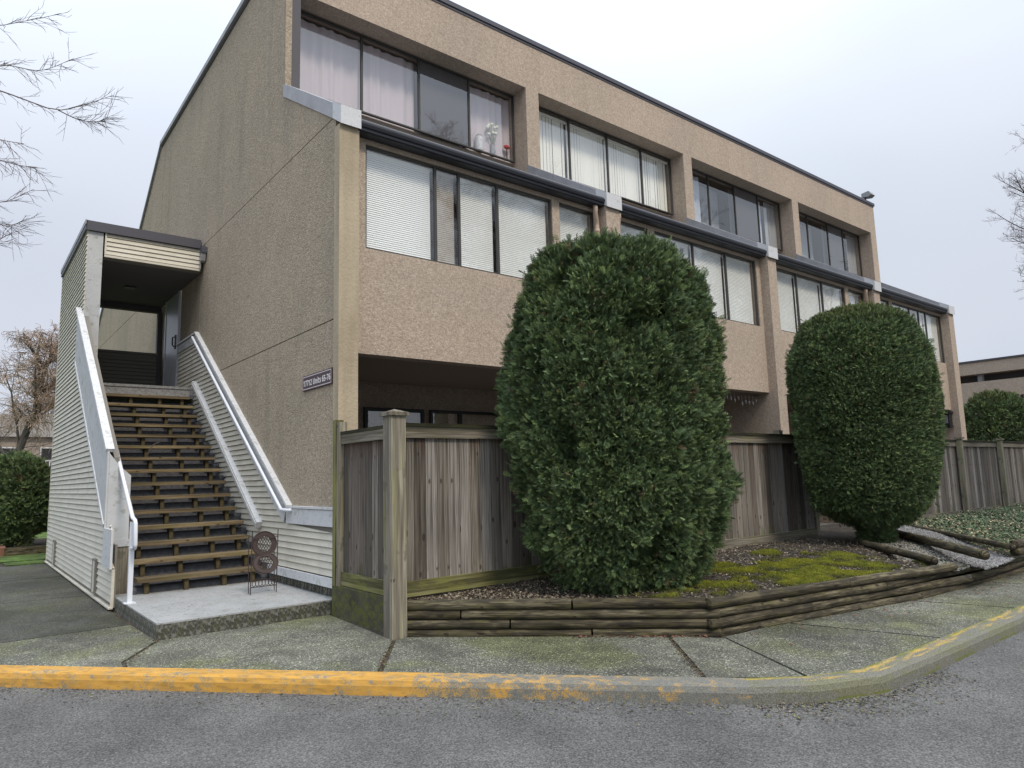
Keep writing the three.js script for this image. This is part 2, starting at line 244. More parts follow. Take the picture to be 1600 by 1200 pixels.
const M = {
  gable: std({ map: rep(T.gable, 7.5), ...sb(0.9, 0.006), roughness: 0.95 }),
  facade: std({ map: rep(T.facade, 6.5), ...sb(0.75, 0.0032), roughness: 0.95 }),
  smooth: std({ map: rep(T.smooth, 2.5), ...sb(1.8, 0.002), roughness: 0.9 }),
  soffit: std({ color: 0x85796d, roughness: 0.9 }),
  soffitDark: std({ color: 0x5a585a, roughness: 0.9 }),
  interior: std({ color: 0x5c5a58, roughness: 0.95 }),
  roof: std({ color: 0x55565a, roughness: 0.95 }),
  gutter: std({ color: 0x23262e, roughness: 0.42 }),
  drip: std({ color: 0x585b61, roughness: 0.5 }),
  flash: std({ map: rep(T.metal, 0.8), roughness: 0.55 }),
  capWhite: std({ map: rep(T.paint, 0.6), roughness: 0.6 }),
  frame: std({ color: 0x3a3936, roughness: 0.5 }),
  frameAlu: std({ color: 0x86888a, roughness: 0.45 }),
  glass: new THREE.MeshPhysicalMaterial({ color: 0xffffff, transmission: 1, thickness: 0, roughness: 0.02, ior: 2.15, side: THREE.DoubleSide }),
  blind: std({ color: 0xeef2ee, roughness: 0.7 }),
  blindTan: std({ color: 0xb0aa9e, roughness: 0.7 }),
  blindVert: std({ color: 0xf0f2ea, roughness: 0.7 }),
  curtain: std({ color: 0xc3bbc0, roughness: 0.95 }),
  curtainBlue: std({ color: 0xc8d2e0, roughness: 0.95 }),
  curtainGrey: std({ color: 0xa2a6aa, roughness: 0.95 }),
  screen: std({ color: 0x4a4a4e, roughness: 0.8 }),
  pipe: std({ color: 0xb4a08e, roughness: 0.6 }),
  siding: std({ map: rep(T.siding, 3.2), roughness: 0.6 }),
  sidingGrey: std({ color: 0x77746d, roughness: 0.75 }),
  greyPaint: std({ map: rep(T.greyPaint, 1.6), roughness: 0.75 }),
  paint: std({ map: rep(T.paint, 1.1), roughness: 0.55 }),
  railWhite: std({ color: 0xd3d7de, roughness: 0.45 }),
  fascia: std({ color: 0x46464e, roughness: 0.5 }),
  door: std({ color: 0xb9bcc2, roughness: 0.4 }),
  black: std({ color: 0x1c1c1e, roughness: 0.5 }),
  tread: std({ map: rep(T.tread, 0.5, 1.4), color: 0xf2ead8, bumpMap: rep(T.woodBump, 0.4, 1.2), bumpScale: 0.003, roughness: 0.85 }),
  tread2: std({ map: rep(T.tread, 0.62, 1.7), color: 0xd0c8b8, bumpMap: rep(T.woodBump, 0.4, 1.2), bumpScale: 0.003, roughness: 0.85 }),
  block: std({ map: rep(T.tread, 0.4, 0.7), color: 0x98957e, roughness: 0.9 }),
  roughConc: std({ map: rep(T.roughConc, 0.5), bumpMap: rep(T.soilBump, 0.45), bumpScale: 0.012, roughness: 0.95 }),
  steps: std({ map: rep(T.roughConc, 0.5), color: 0xa6a8b0, bumpMap: rep(T.soilBump, 0.45), bumpScale: 0.014, roughness: 0.8 }),
  slabTop: std({ map: rep(T.slabTop, 1.9), roughness: 0.55 }),
  slabSide: std({ map: rep(T.slabSide, 0.7), bumpMap: rep(T.soilBump, 0.4), bumpScale: 0.006, roughness: 0.95 }),
  mossWall: std({ map: rep(T.mossWall, 0.8), bumpMap: rep(T.soilBump, 0.3), bumpScale: 0.008, roughness: 0.95 }),
  walk: std({ map: rep(T.walk, 5.2), bumpMap: rep(T.walkBump, 1.0), bumpScale: 0.004, roughness: 0.9 }),
  walkDark: std({ map: rep(T.walk, 5.2), color: 0xb4b4b6, bumpMap: rep(T.walkBump, 1.0), bumpScale: 0.004, roughness: 0.85 }),
  joint: std({ map: rep(T.soil, 0.8), roughness: 1 }),
  asphalt: std({ map: rep(T.asphalt, 2.6), bumpMap: rep(T.walkBump, 1.2), bumpScale: 0.004, roughness: 0.88 }),
  kerbYellow: std({ map: rep(T.kerbYellow, 2.4, 0.6), roughness: 0.85 }),
  kerbHalf: std({ map: rep(T.kerbHalf, 2.46, 0.6), roughness: 0.88 }),
  kerbWorn: std({ map: rep(T.kerbWorn, 2.6, 0.65), roughness: 0.9 }),
  soil: std({ map: rep(T.soil, 0.9), bumpMap: rep(T.soilBump, 0.7), bumpScale: 0.03, roughness: 1 }),
  mossSheet: std({ map: rep(T.mossSheet, 0.8), bumpMap: rep(T.soilBump, 0.4), bumpScale: 0.02, roughness: 1 }),
  lawn: std({ map: rep(T.lawn, 2), roughness: 1 }),
  log: std({ map: rep(T.log, 0.55, 1.5), color: 0xcac6ba, bumpMap: rep(T.woodBump, 0.4, 1.2), bumpScale: 0.006, roughness: 0.92 }),
  log2: std({ map: rep(T.log, 0.7, 1.9), color: 0xaca698, bumpMap: rep(T.woodBump, 0.4, 1.2), bumpScale: 0.006, roughness: 0.92 }),
  logEnd: std({ color: 0x4c463a, roughness: 1 }),
  post: std({ map: rep(T.post, 0.5, 1.6), bumpMap: rep(T.woodBump, 0.4, 1.2), bumpScale: 0.003, roughness: 0.9 }),
  rail: std({ map: rep(T.rail, 0.5, 1.6), bumpMap: rep(T.woodBump, 0.4, 1.2), bumpScale: 0.003, roughness: 0.9 }),
  algae: std({ map: rep(T.algae, 0.5, 1.4), bumpMap: rep(T.woodBump, 0.4, 1.2), bumpScale: 0.003, roughness: 0.9 }),
  capDark: std({ map: rep(T.algae, 0.4, 1.1), color: 0x6f7068, roughness: 1 }),
  iron: std({ color: 0x3b2f2c, roughness: 0.6 }),
  bark: std({ map: rep(T.bark, 0.5, 1.2), roughness: 0.95 }),
  twig: std({ color: 0x5c504c, roughness: 0.95 }),
  twigRed: std({ color: 0xa28c78, roughness: 0.95 }),
};
const fenceMats = []; for (const [t, cols] of [[T.fenceA, [0xffffff, 0xd9d6d0, 0xb4b0a9]], [T.fenceB, [0xf2eee6, 0xcac2ba, 0xaaa49c]]]) for (const c of cols) fenceMats.push(std({ map: rep(t, 0.62, 1.75), color: c, bumpMap: rep(T.woodBump, 0.35, 1.2), bumpScale: 0.003, roughness: 0.92 }));

// ------------------------------------------------------------ ground, road, kerb, pavement
const K = [[-6, -14.85], [0.42, -7.75], [2.95, -4.95], [4.6, -3.13], [4.95, -2.86], [5.4, -2.68], [6.2, -2.66], [30, -2.5], [60, -2.3]]; // back edge of the kerb
function offset(line, d) { // shift a plan polyline towards the road
  return line.map((p, i) => { const a = line[Math.max(i - 1, 0)], b = line[Math.min(i + 1, line.length - 1)], dx = b[0] - a[0], dz = b[1] - a[1], l = Math.hypot(dx, dz); return [p[0] - dz / l * d, p[1] + dx / l * d]; });
}
{
  const g = B(-150, 250, -0.52, -0.12, -200, 120); tagTop(part('road', g, M.asphalt, scene), 'road', null, null, null, 'structure');
  const far = PY([...K, [60, -90], [-60, -90], [-60, -14.85]], -0.3, -0.012); tagTop(part('ground', far, M.joint, scene), 'ground', null, null, null, 'structure');
}
const kerb = structure('kerb');
{
  const prof = (d0, d1, y) => offset(K, d0).map((p, i) => [p, offset(K, d1)[i], y]);
  const strip = (from, to, mat, name) => {
    const inner = offset(K, -0.0).slice(from, to + 1), mid = offset(K, 0.15).slice(from, to + 1), out = offset(K, 0.19).slice(from, to + 1);
    const pos = [], uv = [], idx = []; let acc = 0;
    inner.forEach((p, i) => {
      if (i) acc += Math.hypot(p[0] - inner[i - 1][0], p[1] - inner[i - 1][1]);
      const row = [[p, -0.25, 0], [p, 0.004, 0.12], [mid[i], 0.004, 0.28], [[lerp(mid[i][0], out[i][0], 0.6), lerp(mid[i][1], out[i][1], 0.6)], -0.012, 0.33], [out[i], -0.05, 0.38], [[lerp(mid[i][0], out[i][0], 1.3), lerp(mid[i][1], out[i][1], 1.3)], -0.25, 0.56]];
      row.forEach(([q, y, v]) => { pos.push(q[0], y, q[1]); uv.push(acc, v); });
    });
    for (let i = 0; i < inner.length - 1; i++) for (let k = 0; k < 5; k++) { const a = i * 6 + k; idx.push(a, a + 1, a + 6, a + 1, a + 7, a + 6); }
    const g = new THREE.BufferGeometry(); g.setAttribute('position', new THREE.Float32BufferAttribute(pos, 3)); g.setAttribute('uv', new THREE.Float32BufferAttribute(uv, 2)); g.setIndex(idx);
    const h = g.toNonIndexed(); h.computeVertexNormals(); part(name, h, mat, kerb);
  };
  strip(0, 2, M.kerbYellow, 'painted_kerbstone'); strip(2, 3, M.kerbHalf, 'half_worn_kerbstone'); strip(3, 8, M.kerbWorn, 'worn_kerbstone');
}
const walkway = structure('sidewalk');
{
  const panels = [
    [[-5.6, -14.4], [-3, -11.53], [-3, -12.4], [-5.6, -15.2]],
    [[-3, -11.5], [-0.36, -8.61], [-0.36, -8.86], [1.62, -8.92], [1.62, -11.78], [-3, -12.35]],
    [[-0.34, -8.58], [1.22, -6.86], [1.24, -7.08], [1.67, -7.8], [1.63, -8.9], [-0.34, -8.84]],
    [[1.24, -6.83], [2.72, -5.2], [3.36, -6.11], [3.46, -7.78], [1.69, -7.8], [1.26, -7.06]],
    [[2.74, -5.17], [4.4, -3.35], [5.3, -4.43], [3.6, -6.12], [3.38, -6.1]],
    [[4.42, -3.33], [4.95, -2.86], [5.56, -3.96], [5.32, -4.41]],
    [[4.97, -2.85], [5.4, -2.68], [6.2, -2.66], [6.85, -2.66], [6.5, -3.95], [5.6, -4.0]],
    [[-3, -12.38], [1.62, -11.8], [1.62, -14.7], [-3, -14.9]],
    [[-3, -14.94], [1.62, -14.74], [1.62, -17.6], [-3, -17.7]],
  ];
  for (let x = 6.87; x < 40; x += 1.9) panels.push([[x, -2.66 + (x - 6) * 0.006], [x + 1.88, -2.65 + (x - 6) * 0.006], [x + 1.55, -3.9], [x - 0.33, -3.95]]);
  panels.forEach((p, i) => {
    const cx = p.reduce((s, q) => s + q[0], 0) / p.length, cz = p.reduce((s, q) => s + q[1], 0) / p.length;
    const g = PY(p.map(([x, z]) => { const l = Math.hypot(x - cx, z - cz); return [x - (x - cx) / l * 0.007, z - (z - cz) / l * 0.007]; }), -0.06, 0);
    const uv = g.attributes.uv; for (let k = 0; k < uv.count; k++) uv.setXY(k, uv.getX(k) + i * 0.013, uv.getY(k) + i * 0.009);
    part('pavement_slab', g, [0, 1, 7, 8].includes(i) ? M.walkDark : M.walk, walkway);
  });
}
{ // landing pad at the foot of the stairs
  const pad = structure('landing_pad', [2.6, 0, -8.8]);
  part('pad_base', PY([[1.66, -7.8], [3.574, -7.8], [3.574, -10.3], [1.66, -10.3]], -0.1, 0.145), M.slabSide, pad);
  part('painted_top', PY([[1.662, -7.81], [3.572, -7.81], [3.572, -10.3], [1.662, -10.3]], 0.145, 0.16), M.slabTop, pad);
}

// ------------------------------------------------------------ apartment building
const house = thing('apartment_building', 'three-storey beige stucco apartment block with long strips of windows', 'apartment building', [3.6, 0, -8]);
const PIL = [[3.6, 3.84], [8.44, 8.77], [13.4, 13.72], [18.34, 18.67], [23.22, 23.6]];
const ZF = -7.85, ZW = -8.05, Z3 = -9.85, ZG = -10.25, TOP = 10.16;
const sl = z => 6.14 + (ZF - z) * 0.635;            // top of the sloped wing walls
{
  // gable wall: stucco panels between open control joints, on a recessed core
  const J1 = 6.21, J2 = 3.52, V = -14.25, gp = 0.007;
  const low = [[-8.0, 0], [-8.0, J2 - gp], [-27.9, J2 - gp], [-27.9, 0]];
  part('stucco_panel', PX(low, 3.6, 3.7), M.gable, house);
  part('stucco_panel', PX([[-8.0, J2 + gp], [-8.0, J1 - gp], [V + gp, J1 - gp], [V + gp, J2 + gp]], 3.6, 3.7), M.gable, house);
  part('stucco_panel', PX([[V - gp, J2 + gp], [V - gp, J1 - gp], [-28.2, J1 - gp], [-28.2, J2 + gp]], 3.6, 3.7), M.gable, house);
  const up = [[-8.0, J1 + gp], [-8.0, sl(-8.0)], [Z3, sl(Z3)], [Z3, 10.05], [-18.3, 9.97], [-20.23, 8.62], [-21.3, 7.9], [-25.7, 7.9], [-26.5, 7.4], [-28.2, 6.25], [-28.2, J1 + gp]];
  part('stucco_panel', PX(up, 3.6, 3.7), M.gable, house);
  const core = [[-8.02, 0], [-8.02, sl(-8.02) - 0.01], [Z3 - 0.01, sl(Z3) - 0.02], [Z3 - 0.01, 10.03], [-18.3, 9.95], [-20.23, 8.6], [-21.3, 7.88], [-25.7, 7.88], [-26.5, 7.38], [-28.18, 6.2], [-28.18, 0]];
  part('wall_core', PX(core, 3.615, 3.84), M.soffitDark, house);
  part('coping', [bar([3.7, 10.12, Z3 + 0.02], [3.7, 10.02, -18.28], 0.32, 0.1), bar([3.7, 10.02, -18.3], [3.7, 7.92, -21.32], 0.3, 0.06), bar([3.7, 7.93, -21.3], [3.7, 7.93, -25.7], 0.3, 0.06), bar([3.7, 7.92, -25.7], [3.7, 6.28, -28.25], 0.3, 0.06)], M.flash, house);
  part('shadow_strip', bar([3.595, 10.04, Z3 + 0.02], [3.595, 9.955, -18.28], 0.02, 0.045), M.fascia, house);
  // corner pilaster with smooth render
  part('pilaster', B(3.585, 3.845, 0, 6.04, -8.0, ZF), M.smooth, house);
  part('pilaster', [B(3.845, 3.86, 3.12, 6.02, -8.05, ZF - 0.004)], M.smooth, house);
}
const copingProfile = [[ZF + 0.035, sl(ZF) - 0.1], [ZF + 0.035, sl(ZF) + 0.12], [Z3 - 0.02, sl(Z3) + 0.15], [Z3 - 0.02, sl(Z3) - 0.06]];
const endProfile = [[ZF + 0.05, sl(ZF) - 0.12], [ZF + 0.05, sl(ZF) + 0.135], [ZF - 0.2, sl(ZF - 0.2) + 0.16], [ZF - 0.2, sl(ZF - 0.2) - 0.075]];
PIL.forEach(([a, b], i) => {
  if (i) part('wing_wall', PX([[ZF, 0], [ZF, sl(ZF)], [Z3, sl(Z3)], [-10.4, sl(Z3)], [-10.4, 0]], a, b), M.facade, house);
  const c = part('wing_coping', PX(copingProfile, a - 0.016, b + 0.016), M.flash, house);
  part('coping_end', PX(endProfile, a - 0.022, b + 0.022), M.capWhite, c);
  if (i) part('pier', B(a, b, sl(Z3), 9.17, -10.4, Z3), M.facade, house);
});
part('parapet_wall', B(3.84, 23.6, 9.17, TOP, -10.2, Z3), M.facade, house);
part('parapet_wall', B(3.84, 23.6, 9.17, 9.4, -10.4, -10.2), M.soffit, house);
part('roof_coping', [B(3.6, 23.64, TOP, TOP + 0.09, -10.3, Z3 + 0.035), B(3.6, 23.6, TOP - 0.05, TOP, Z3, Z3 + 0.014)], M.fascia, house);
part('end_wall', PX([[-10.4, 0], [-10.4, TOP - 0.01], [-18.3, TOP - 0.02], [-28.2, 6.2], [-28.2, 0]], 23.3, 23.6), M.gable, house);
part('rear_wall', B(3.84, 23.3, 0, 6.2, -28.2, -28.0), M.gable, house);
part('roof', [B(3.84, 23.3, 9.86, 9.95, -18.3, -10.2), bar([13.57, 9.9, -18.3], [13.57, 6.2, -28.2], 19.46, 0.1)], M.roof, house);
// inner floors and rear walls of the front rooms
part('floor_slab', [B(3.84, 23.3, 6.12, 6.2, -12.4, -8.3), B(3.84, 23.3, 7.45, 7.6, -12.4, -10.4)], M.interior, house);
part('room_wall', [B(3.84, 23.3, 3.42, 9.86, -12.5, -12.4)], M.interior, house);
for (let i = 0; i < 4; i++) part('party_wall', B(PIL[i + 1][0] + 0.05, PIL[i + 1][1] - 0.05, 3.42, 9.86, -12.4, -10.4), M.interior, house);

// a band of panes: edges = x of frame lines; kinds = what stands behind each pane
const slatGeo = (x0, x1, y0, y1, z, pitch, tilt) => {
  const pos = [], idx = [], uv = []; let n = 0;
  for (let y = y0; y < y1; y += pitch) { pos.push(x0, y, z + tilt, x1, y, z + tilt, x1, y + pitch * 1.02, z, x0, y + pitch * 1.02, z); uv.push(0, 0, 1, 0, 1, 1, 0, 1); idx.push(n, n + 1, n + 2, n, n + 2, n + 3); n += 4; }
  const g = new THREE.BufferGeometry(); g.setAttribute('position', new THREE.Float32BufferAttribute(pos, 3)); g.setAttribute('uv', new THREE.Float32BufferAttribute(uv, 2)); g.setIndex(idx); const h = g.toNonIndexed(); h.computeVertexNormals(); return h;
};
const vertGeo = (x0, x1, y0, y1, z, r) => {
  const gs = []; for (let x = x0 + 0.03; x < x1; x += 0.082 + (r() < 0.1 ? 0.012 : 0)) { const a = 0.1 + (r() - 0.5) * 0.2; const g = new THREE.BoxGeometry(0.086, y1 - y0, 0.002); g.rotateY(a); g.translate(x, (y0 + y1) / 2, z); gs.push(NI(g)); }
  return mergeGeometries(gs);
};
const curtainGeo = (x0, x1, y0, y1, z, amp, r) => {
  const n = Math.max(8, Math.round((x1 - x0) * 36)), pos = [], uv = [], idx = []; const ph = r() * 6;
  for (let i = 0; i <= n; i++) { const x = lerp(x0, x1, i / n), q = z + amp * (Math.sin(x * 31 + ph + Math.sin(x * 7) * 1.6) * 0.6 + Math.sin(x * 13 + ph * 2) * 0.4); pos.push(x, y0, q, x, y1, q); uv.push(x, y0, x, y1); if (i < n) { const a = i * 2; idx.push(a, a + 2, a + 1, a + 1, a + 2, a + 3); } }
  const g = new THREE.BufferGeometry(); g.setAttribute('position', new THREE.Float32BufferAttribute(pos, 3)); g.setAttribute('uv', new THREE.Float32BufferAttribute(uv, 2)); g.setIndex(idx); g.computeVertexNormals(); return NI(g);
};
const rw = rng(77);
function band(edges, kinds, y0, y1, z, opt = {}) {
  const fw = opt.fw ?? 0.026, F = [], n = edges.length - 1, x0 = edges[0], x1 = edges[n], fm = opt.mat ?? M.frame;
  F.push(B(x0, x1, y0, y0 + fw, z - 0.03, z + 0.018), B(x0, x1, y1 - fw, y1, z - 0.03, z + 0.018), B(x0, x0 + fw, y0 + fw, y1 - fw, z - 0.03, z + 0.018), B(x1 - fw, x1, y0 + fw, y1 - fw, z - 0.03, z + 0.018));
  for (let i = 1; i < n; i++) F.push(B(edges[i] - fw * 0.75, edges[i] + fw * 0.75, y0 + fw, y1 - fw, z - 0.03, z + 0.014));
  const w = part('window', F, fm, house);
  for (let i = 0; i < n; i++) {
    const a = edges[i] + fw * (i ? 0.75 : 1), b = edges[i + 1] - fw * (i < n - 1 ? 0.75 : 1), k = kinds[i], lo = y0 + fw, hi = y1 - fw;
    const g = new THREE.PlaneGeometry(b - a, hi - lo); g.translate((a + b) / 2, (lo + hi) / 2, z - 0.005); part('pane', g, M.glass, w);
    if (k === 'blind' || k === 'tan') part('blind', [slatGeo(a + 0.015, b - 0.015, lo + 0.01, hi - 0.05, z - 0.09, opt.pitch ?? 0.03, 0.009), B(a + 0.01, b - 0.01, hi - 0.05, hi, z - 0.11, z - 0.075)], k === 'tan' ? M.blindTan : M.blind, w, { kind: 'stuff' });
    if (k === 'vert') { part('blind', vertGeo(a, b, lo + 0.03, hi - 0.06, z - 0.11, rw), M.blindVert, w, { kind: 'stuff' }); part('valance', B(a, b, hi - 0.07, hi - 0.02, z - 0.1, z - 0.06), M.blindVert, w); }
    if (k === 'curtain') part('curtain', curtainGeo(a - 0.02, b + 0.02, lo, hi, z - 0.16, 0.03, rw), M.curtain, w);
    if (k === 'blue') part('curtain', curtainGeo(a, lerp(a, b, 0.9), lo, hi, z - 0.2, 0.02, rw), M.curtainBlue, w);
    if (k === 'halfgrey') { part('curtain', curtainGeo(lerp(a, b, 0.45), b + 0.02, lo, hi, z - 0.14, 0.02, rw), M.curtainGrey, w); part('curtain', curtainGeo(a, lerp(a, b, 0.45), lo, hi, z - 0.22, 0.02, rw), M.curtainBlue, w); }
    if (k === 'sky') part('curtain', curtainGeo(a, b, lo, hi, z - 0.5, 0.02, rw), M.curtainGrey, w);
    if (k === 'screen') { const s = new THREE.BoxGeometry(b - a, hi - lo, 0.004); s.translate((a + b) / 2, (lo + hi) / 2, z - 0.014); part('insect_screen', boxUV(s), M.screen, w); part('curtain', curtainGeo(a, b, lo, hi, z - 0.2, 0.02, rw), M.curtainGrey, w); }
  }
  return w;
}
// second storey: wall between pilasters with openings left for the windows
const units = [
  [[4.05, 5.16, 5.57, 6.28, 7.38], ['blind', 'tan', 'blind', 'blind'], [7.54, 8.35], ['blind']],
  [[9.93, 11.12, 12.2, 13.26], ['blind', 'blind', 'blind'], [8.9, 9.75], ['blind']],
  [[13.93, 14.96, 16.12, 17.2], ['blind', 'blind', 'blind'], [17.38, 18.22], ['blind']],
  [[19.85, 21.03, 21.65, 22.14, 23.2], ['blind', 'tan', 'blind', 'blind'], [18.83, 19.68], ['blind']],
];
units.forEach(([e, k, e2, k2], i) => {
  const a = i ? PIL[i][1] : 3.86, b = PIL[i + 1][0], y0 = 4.53, y1 = 5.975, S = [[e[0], e[e.length - 1]], [e2[0], e2[1]]].sort((p, q) => p[0] - q[0]);
  const W = [B(a, b, 3.12, y0, ZW - 0.22, ZW), B(a, b, y1, 6.12, ZW - 0.22, ZW), B(a, S[0][0], y0, y1, ZW - 0.22, ZW), B(S[0][1], S[1][0], y0, y1, ZW - 0.22, ZW)];
  if (b - S[1][1] > 0.01) W.push(B(S[1][1], b, y0, y1, ZW - 0.22, ZW));
  part('wall', W, M.facade, house);
  band(e, k, y0, y1, ZW - 0.045); band(e2, k2, y0, y1, ZW - 0.045);
  part('soffit', B(a, b, 3.12, 3.4, -10.4, ZW - 0.222), M.soffit, house);
  // gutter and roof edge
  const gx0 = a + 0.02, gx1 = b - 0.02;
  const gut = part('gutter', PX([[ZW + 0.005, 6.04], [ZF - 0.04, 6.04], [ZF - 0.025, 6.055], [ZF - 0.02, 6.085], [ZF + 0.0, 6.1], [ZF + 0.012, 6.135], [ZF + 0.012, 6.16], [ZF - 0.005, 6.16], [ZW + 0.005, 6.15]], gx0, gx1), M.gutter, house);
  part('drip_edge', PX([[ZW - 0.1, 6.162], [ZF - 0.012, 6.162], [ZF - 0.012, 6.19], [ZF - 0.06, 6.225], [ZW - 0.1, 6.32]], gx0, gx1), M.drip, gut);
  part('sloped_roof', PX([[ZW - 0.1, 6.1], [ZW - 0.1, 6.3], [ZG - 0.1, 7.64], [ZG - 0.1, 7.45]], gx0, gx1), M.roof, house);
  // top storey
  part('sill_wall', B(a, b, 7.4, 7.74, -10.4, ZG - 0.06), M.soffit, house);
});
band([3.95, 5.08, 6.22, 7.33, 8.43], ['curtain', 'curtain', 'screen', 'curtain'], 7.74, 9.16, ZG, { mat: M.frame });
band([8.79, 9.97, 11.15, 12.3, 13.39], ['vert', 'vert', 'vert', 'vert'], 7.74, 9.16, ZG);
band([13.73, 14.91, 16.08, 17.2, 18.33], ['blue', 'sky', 'screen', 'halfgrey'], 7.74, 9.16, ZG);
band([18.68, 19.86, 21.1, 22.07, 23.21], ['blue', 'sky', 'screen', 'halfgrey'], 7.74, 9.16, ZG);
// ground storey behind the patios
part('patio_wall', B(3.84, 23.3, 0, 3.12, -10.7, -10.4), M.facade, house);
[[5.17, 6.3, 6.42, 7.05, 7.95], [9.6, 10.9, 11.1, 12, 13], [14.5, 15.6, 15.8, 16.6, 17.6], [19.3, 20.6, 20.8, 21.7, 22.7]].forEach(e => { band([e[0], e[1]], ['tan'], 0.1, 2.7, -10.33, { fw: 0.06, mat: M.black }); band([e[2], e[3], e[4]], ['tan', 'tan'], 1.2, 2.7, -10.33, { fw: 0.05, mat: M.black }); });
part('patio_floor', B(3.84, 23.3, 0, 0.05, -10.4, -7.2), M.roughConc, house);
// downspouts beside the pilasters
function spout(x, s) { part('downspout', [tube([[x, 6.06, -7.95], [x, 5.98, -7.94], [x + s * 0.02, 5.92, -7.96], [x + s * 0.13, 5.78, -8.0], [x + s * 0.15, 5.72, -8.01], [x + s * 0.15, 3.0, -8.01]], 0.042, 0.042, 8), tube([[x + s * 0.15, 5.66, -8.01], [x + s * 0.15, 5.6, -8.01]], 0.048, 0.048, 8)], M.pipe, house); }
spout(8.28, 0.6); spout(8.86, 0.25); spout(18.1, 1);
// grey door on the covered landing
{
  const d = part('door', B(3.56, 3.6, 3.4, 5.68, -16.9, -15.84), M.door, house);
  part('door_frame', [B(3.545, 3.6, 3.4, 5.76, -16.98, -16.9), B(3.545, 3.6, 3.4, 5.76, -15.84, -15.76), B(3.545, 3.6, 5.68, 5.76, -16.9, -15.84)], M.door, d);
  part('handle', [B(3.535, 3.56, 4.42, 4.72, -16.0, -15.9), tube([[3.53, 4.68, -15.95], [3.49, 4.66, -15.95], [3.49, 4.5, -15.95], [3.53, 4.46, -15.95]], 0.014, 0.014, 6)], M.black, d);
}

// ------------------------------------------------------------ covered outside stair
function hexa(p) { // eight corners: 0-3 ring at one end, 4-7 ring at the other
  const q = [[0, 1, 2, 3], [7, 6, 5, 4], [0, 4, 5, 1], [1, 5, 6, 2], [2, 6, 7, 3], [3, 7, 4, 0]], pos = [];
  for (const [a, b, c, d] of q) pos.push(...p[a], ...p[b], ...p[c], ...p[a], ...p[c], ...p[d]);
  const g = new THREE.BufferGeometry(); g.setAttribute('position', new THREE.Float32BufferAttribute(pos, 3)); g.computeVertexNormals(); return g;
}
// lapped boards on a wall that faces -x: za, zb give the two ends at a height
function sidingX(parent, mat, X, y0, y1, za, zb, pitch = 0.083) {
  for (let y = y0; y < y1 - 0.02; y += pitch) {
    const f = y + 0.011, t = Math.min(y + pitch + 0.002, y1), a0 = za(f), a1 = za(t), b0 = zb(f), b1 = zb(t);
    if (a0 - b0 < 0.05) continue;
    const o = X - 0.026, i = X - 0.008, k = X + 0.002;
    part('siding_board', boxUV(hexa([[o, f, a0], [i, t, a1], [k, t, a1], [k, f, a0], [o, f, b0], [i, t, b1], [k, t, b1], [k, f, b0]]), false, 0, y * 7.7), mat, parent);
  }
}
function sidingZ(parent, mat, Z, y0, y1, xa, xb, pitch = 0.083) { // faces +z
  for (let y = y0; y < y1 - 0.02; y += pitch) {
    const f = y + 0.011, t = Math.min(y + pitch + 0.002, y1), o = Z + 0.026, i = Z + 0.008, k = Z - 0.002;
    part('siding_board', boxUV(hexa([[xa, f, o], [xa, t, i], [xa, t, k], [xa, f, k], [xb, f, o], [xb, t, i], [xb, t, k], [xb, f, k]]), false, y * 3.1, y * 7.7), mat, parent);
  }
}
const stair = thing('stair_tower', 'covered outside stair with pale lapped siding and open wooden treads', 'staircase', [2.6, 0, -10]);
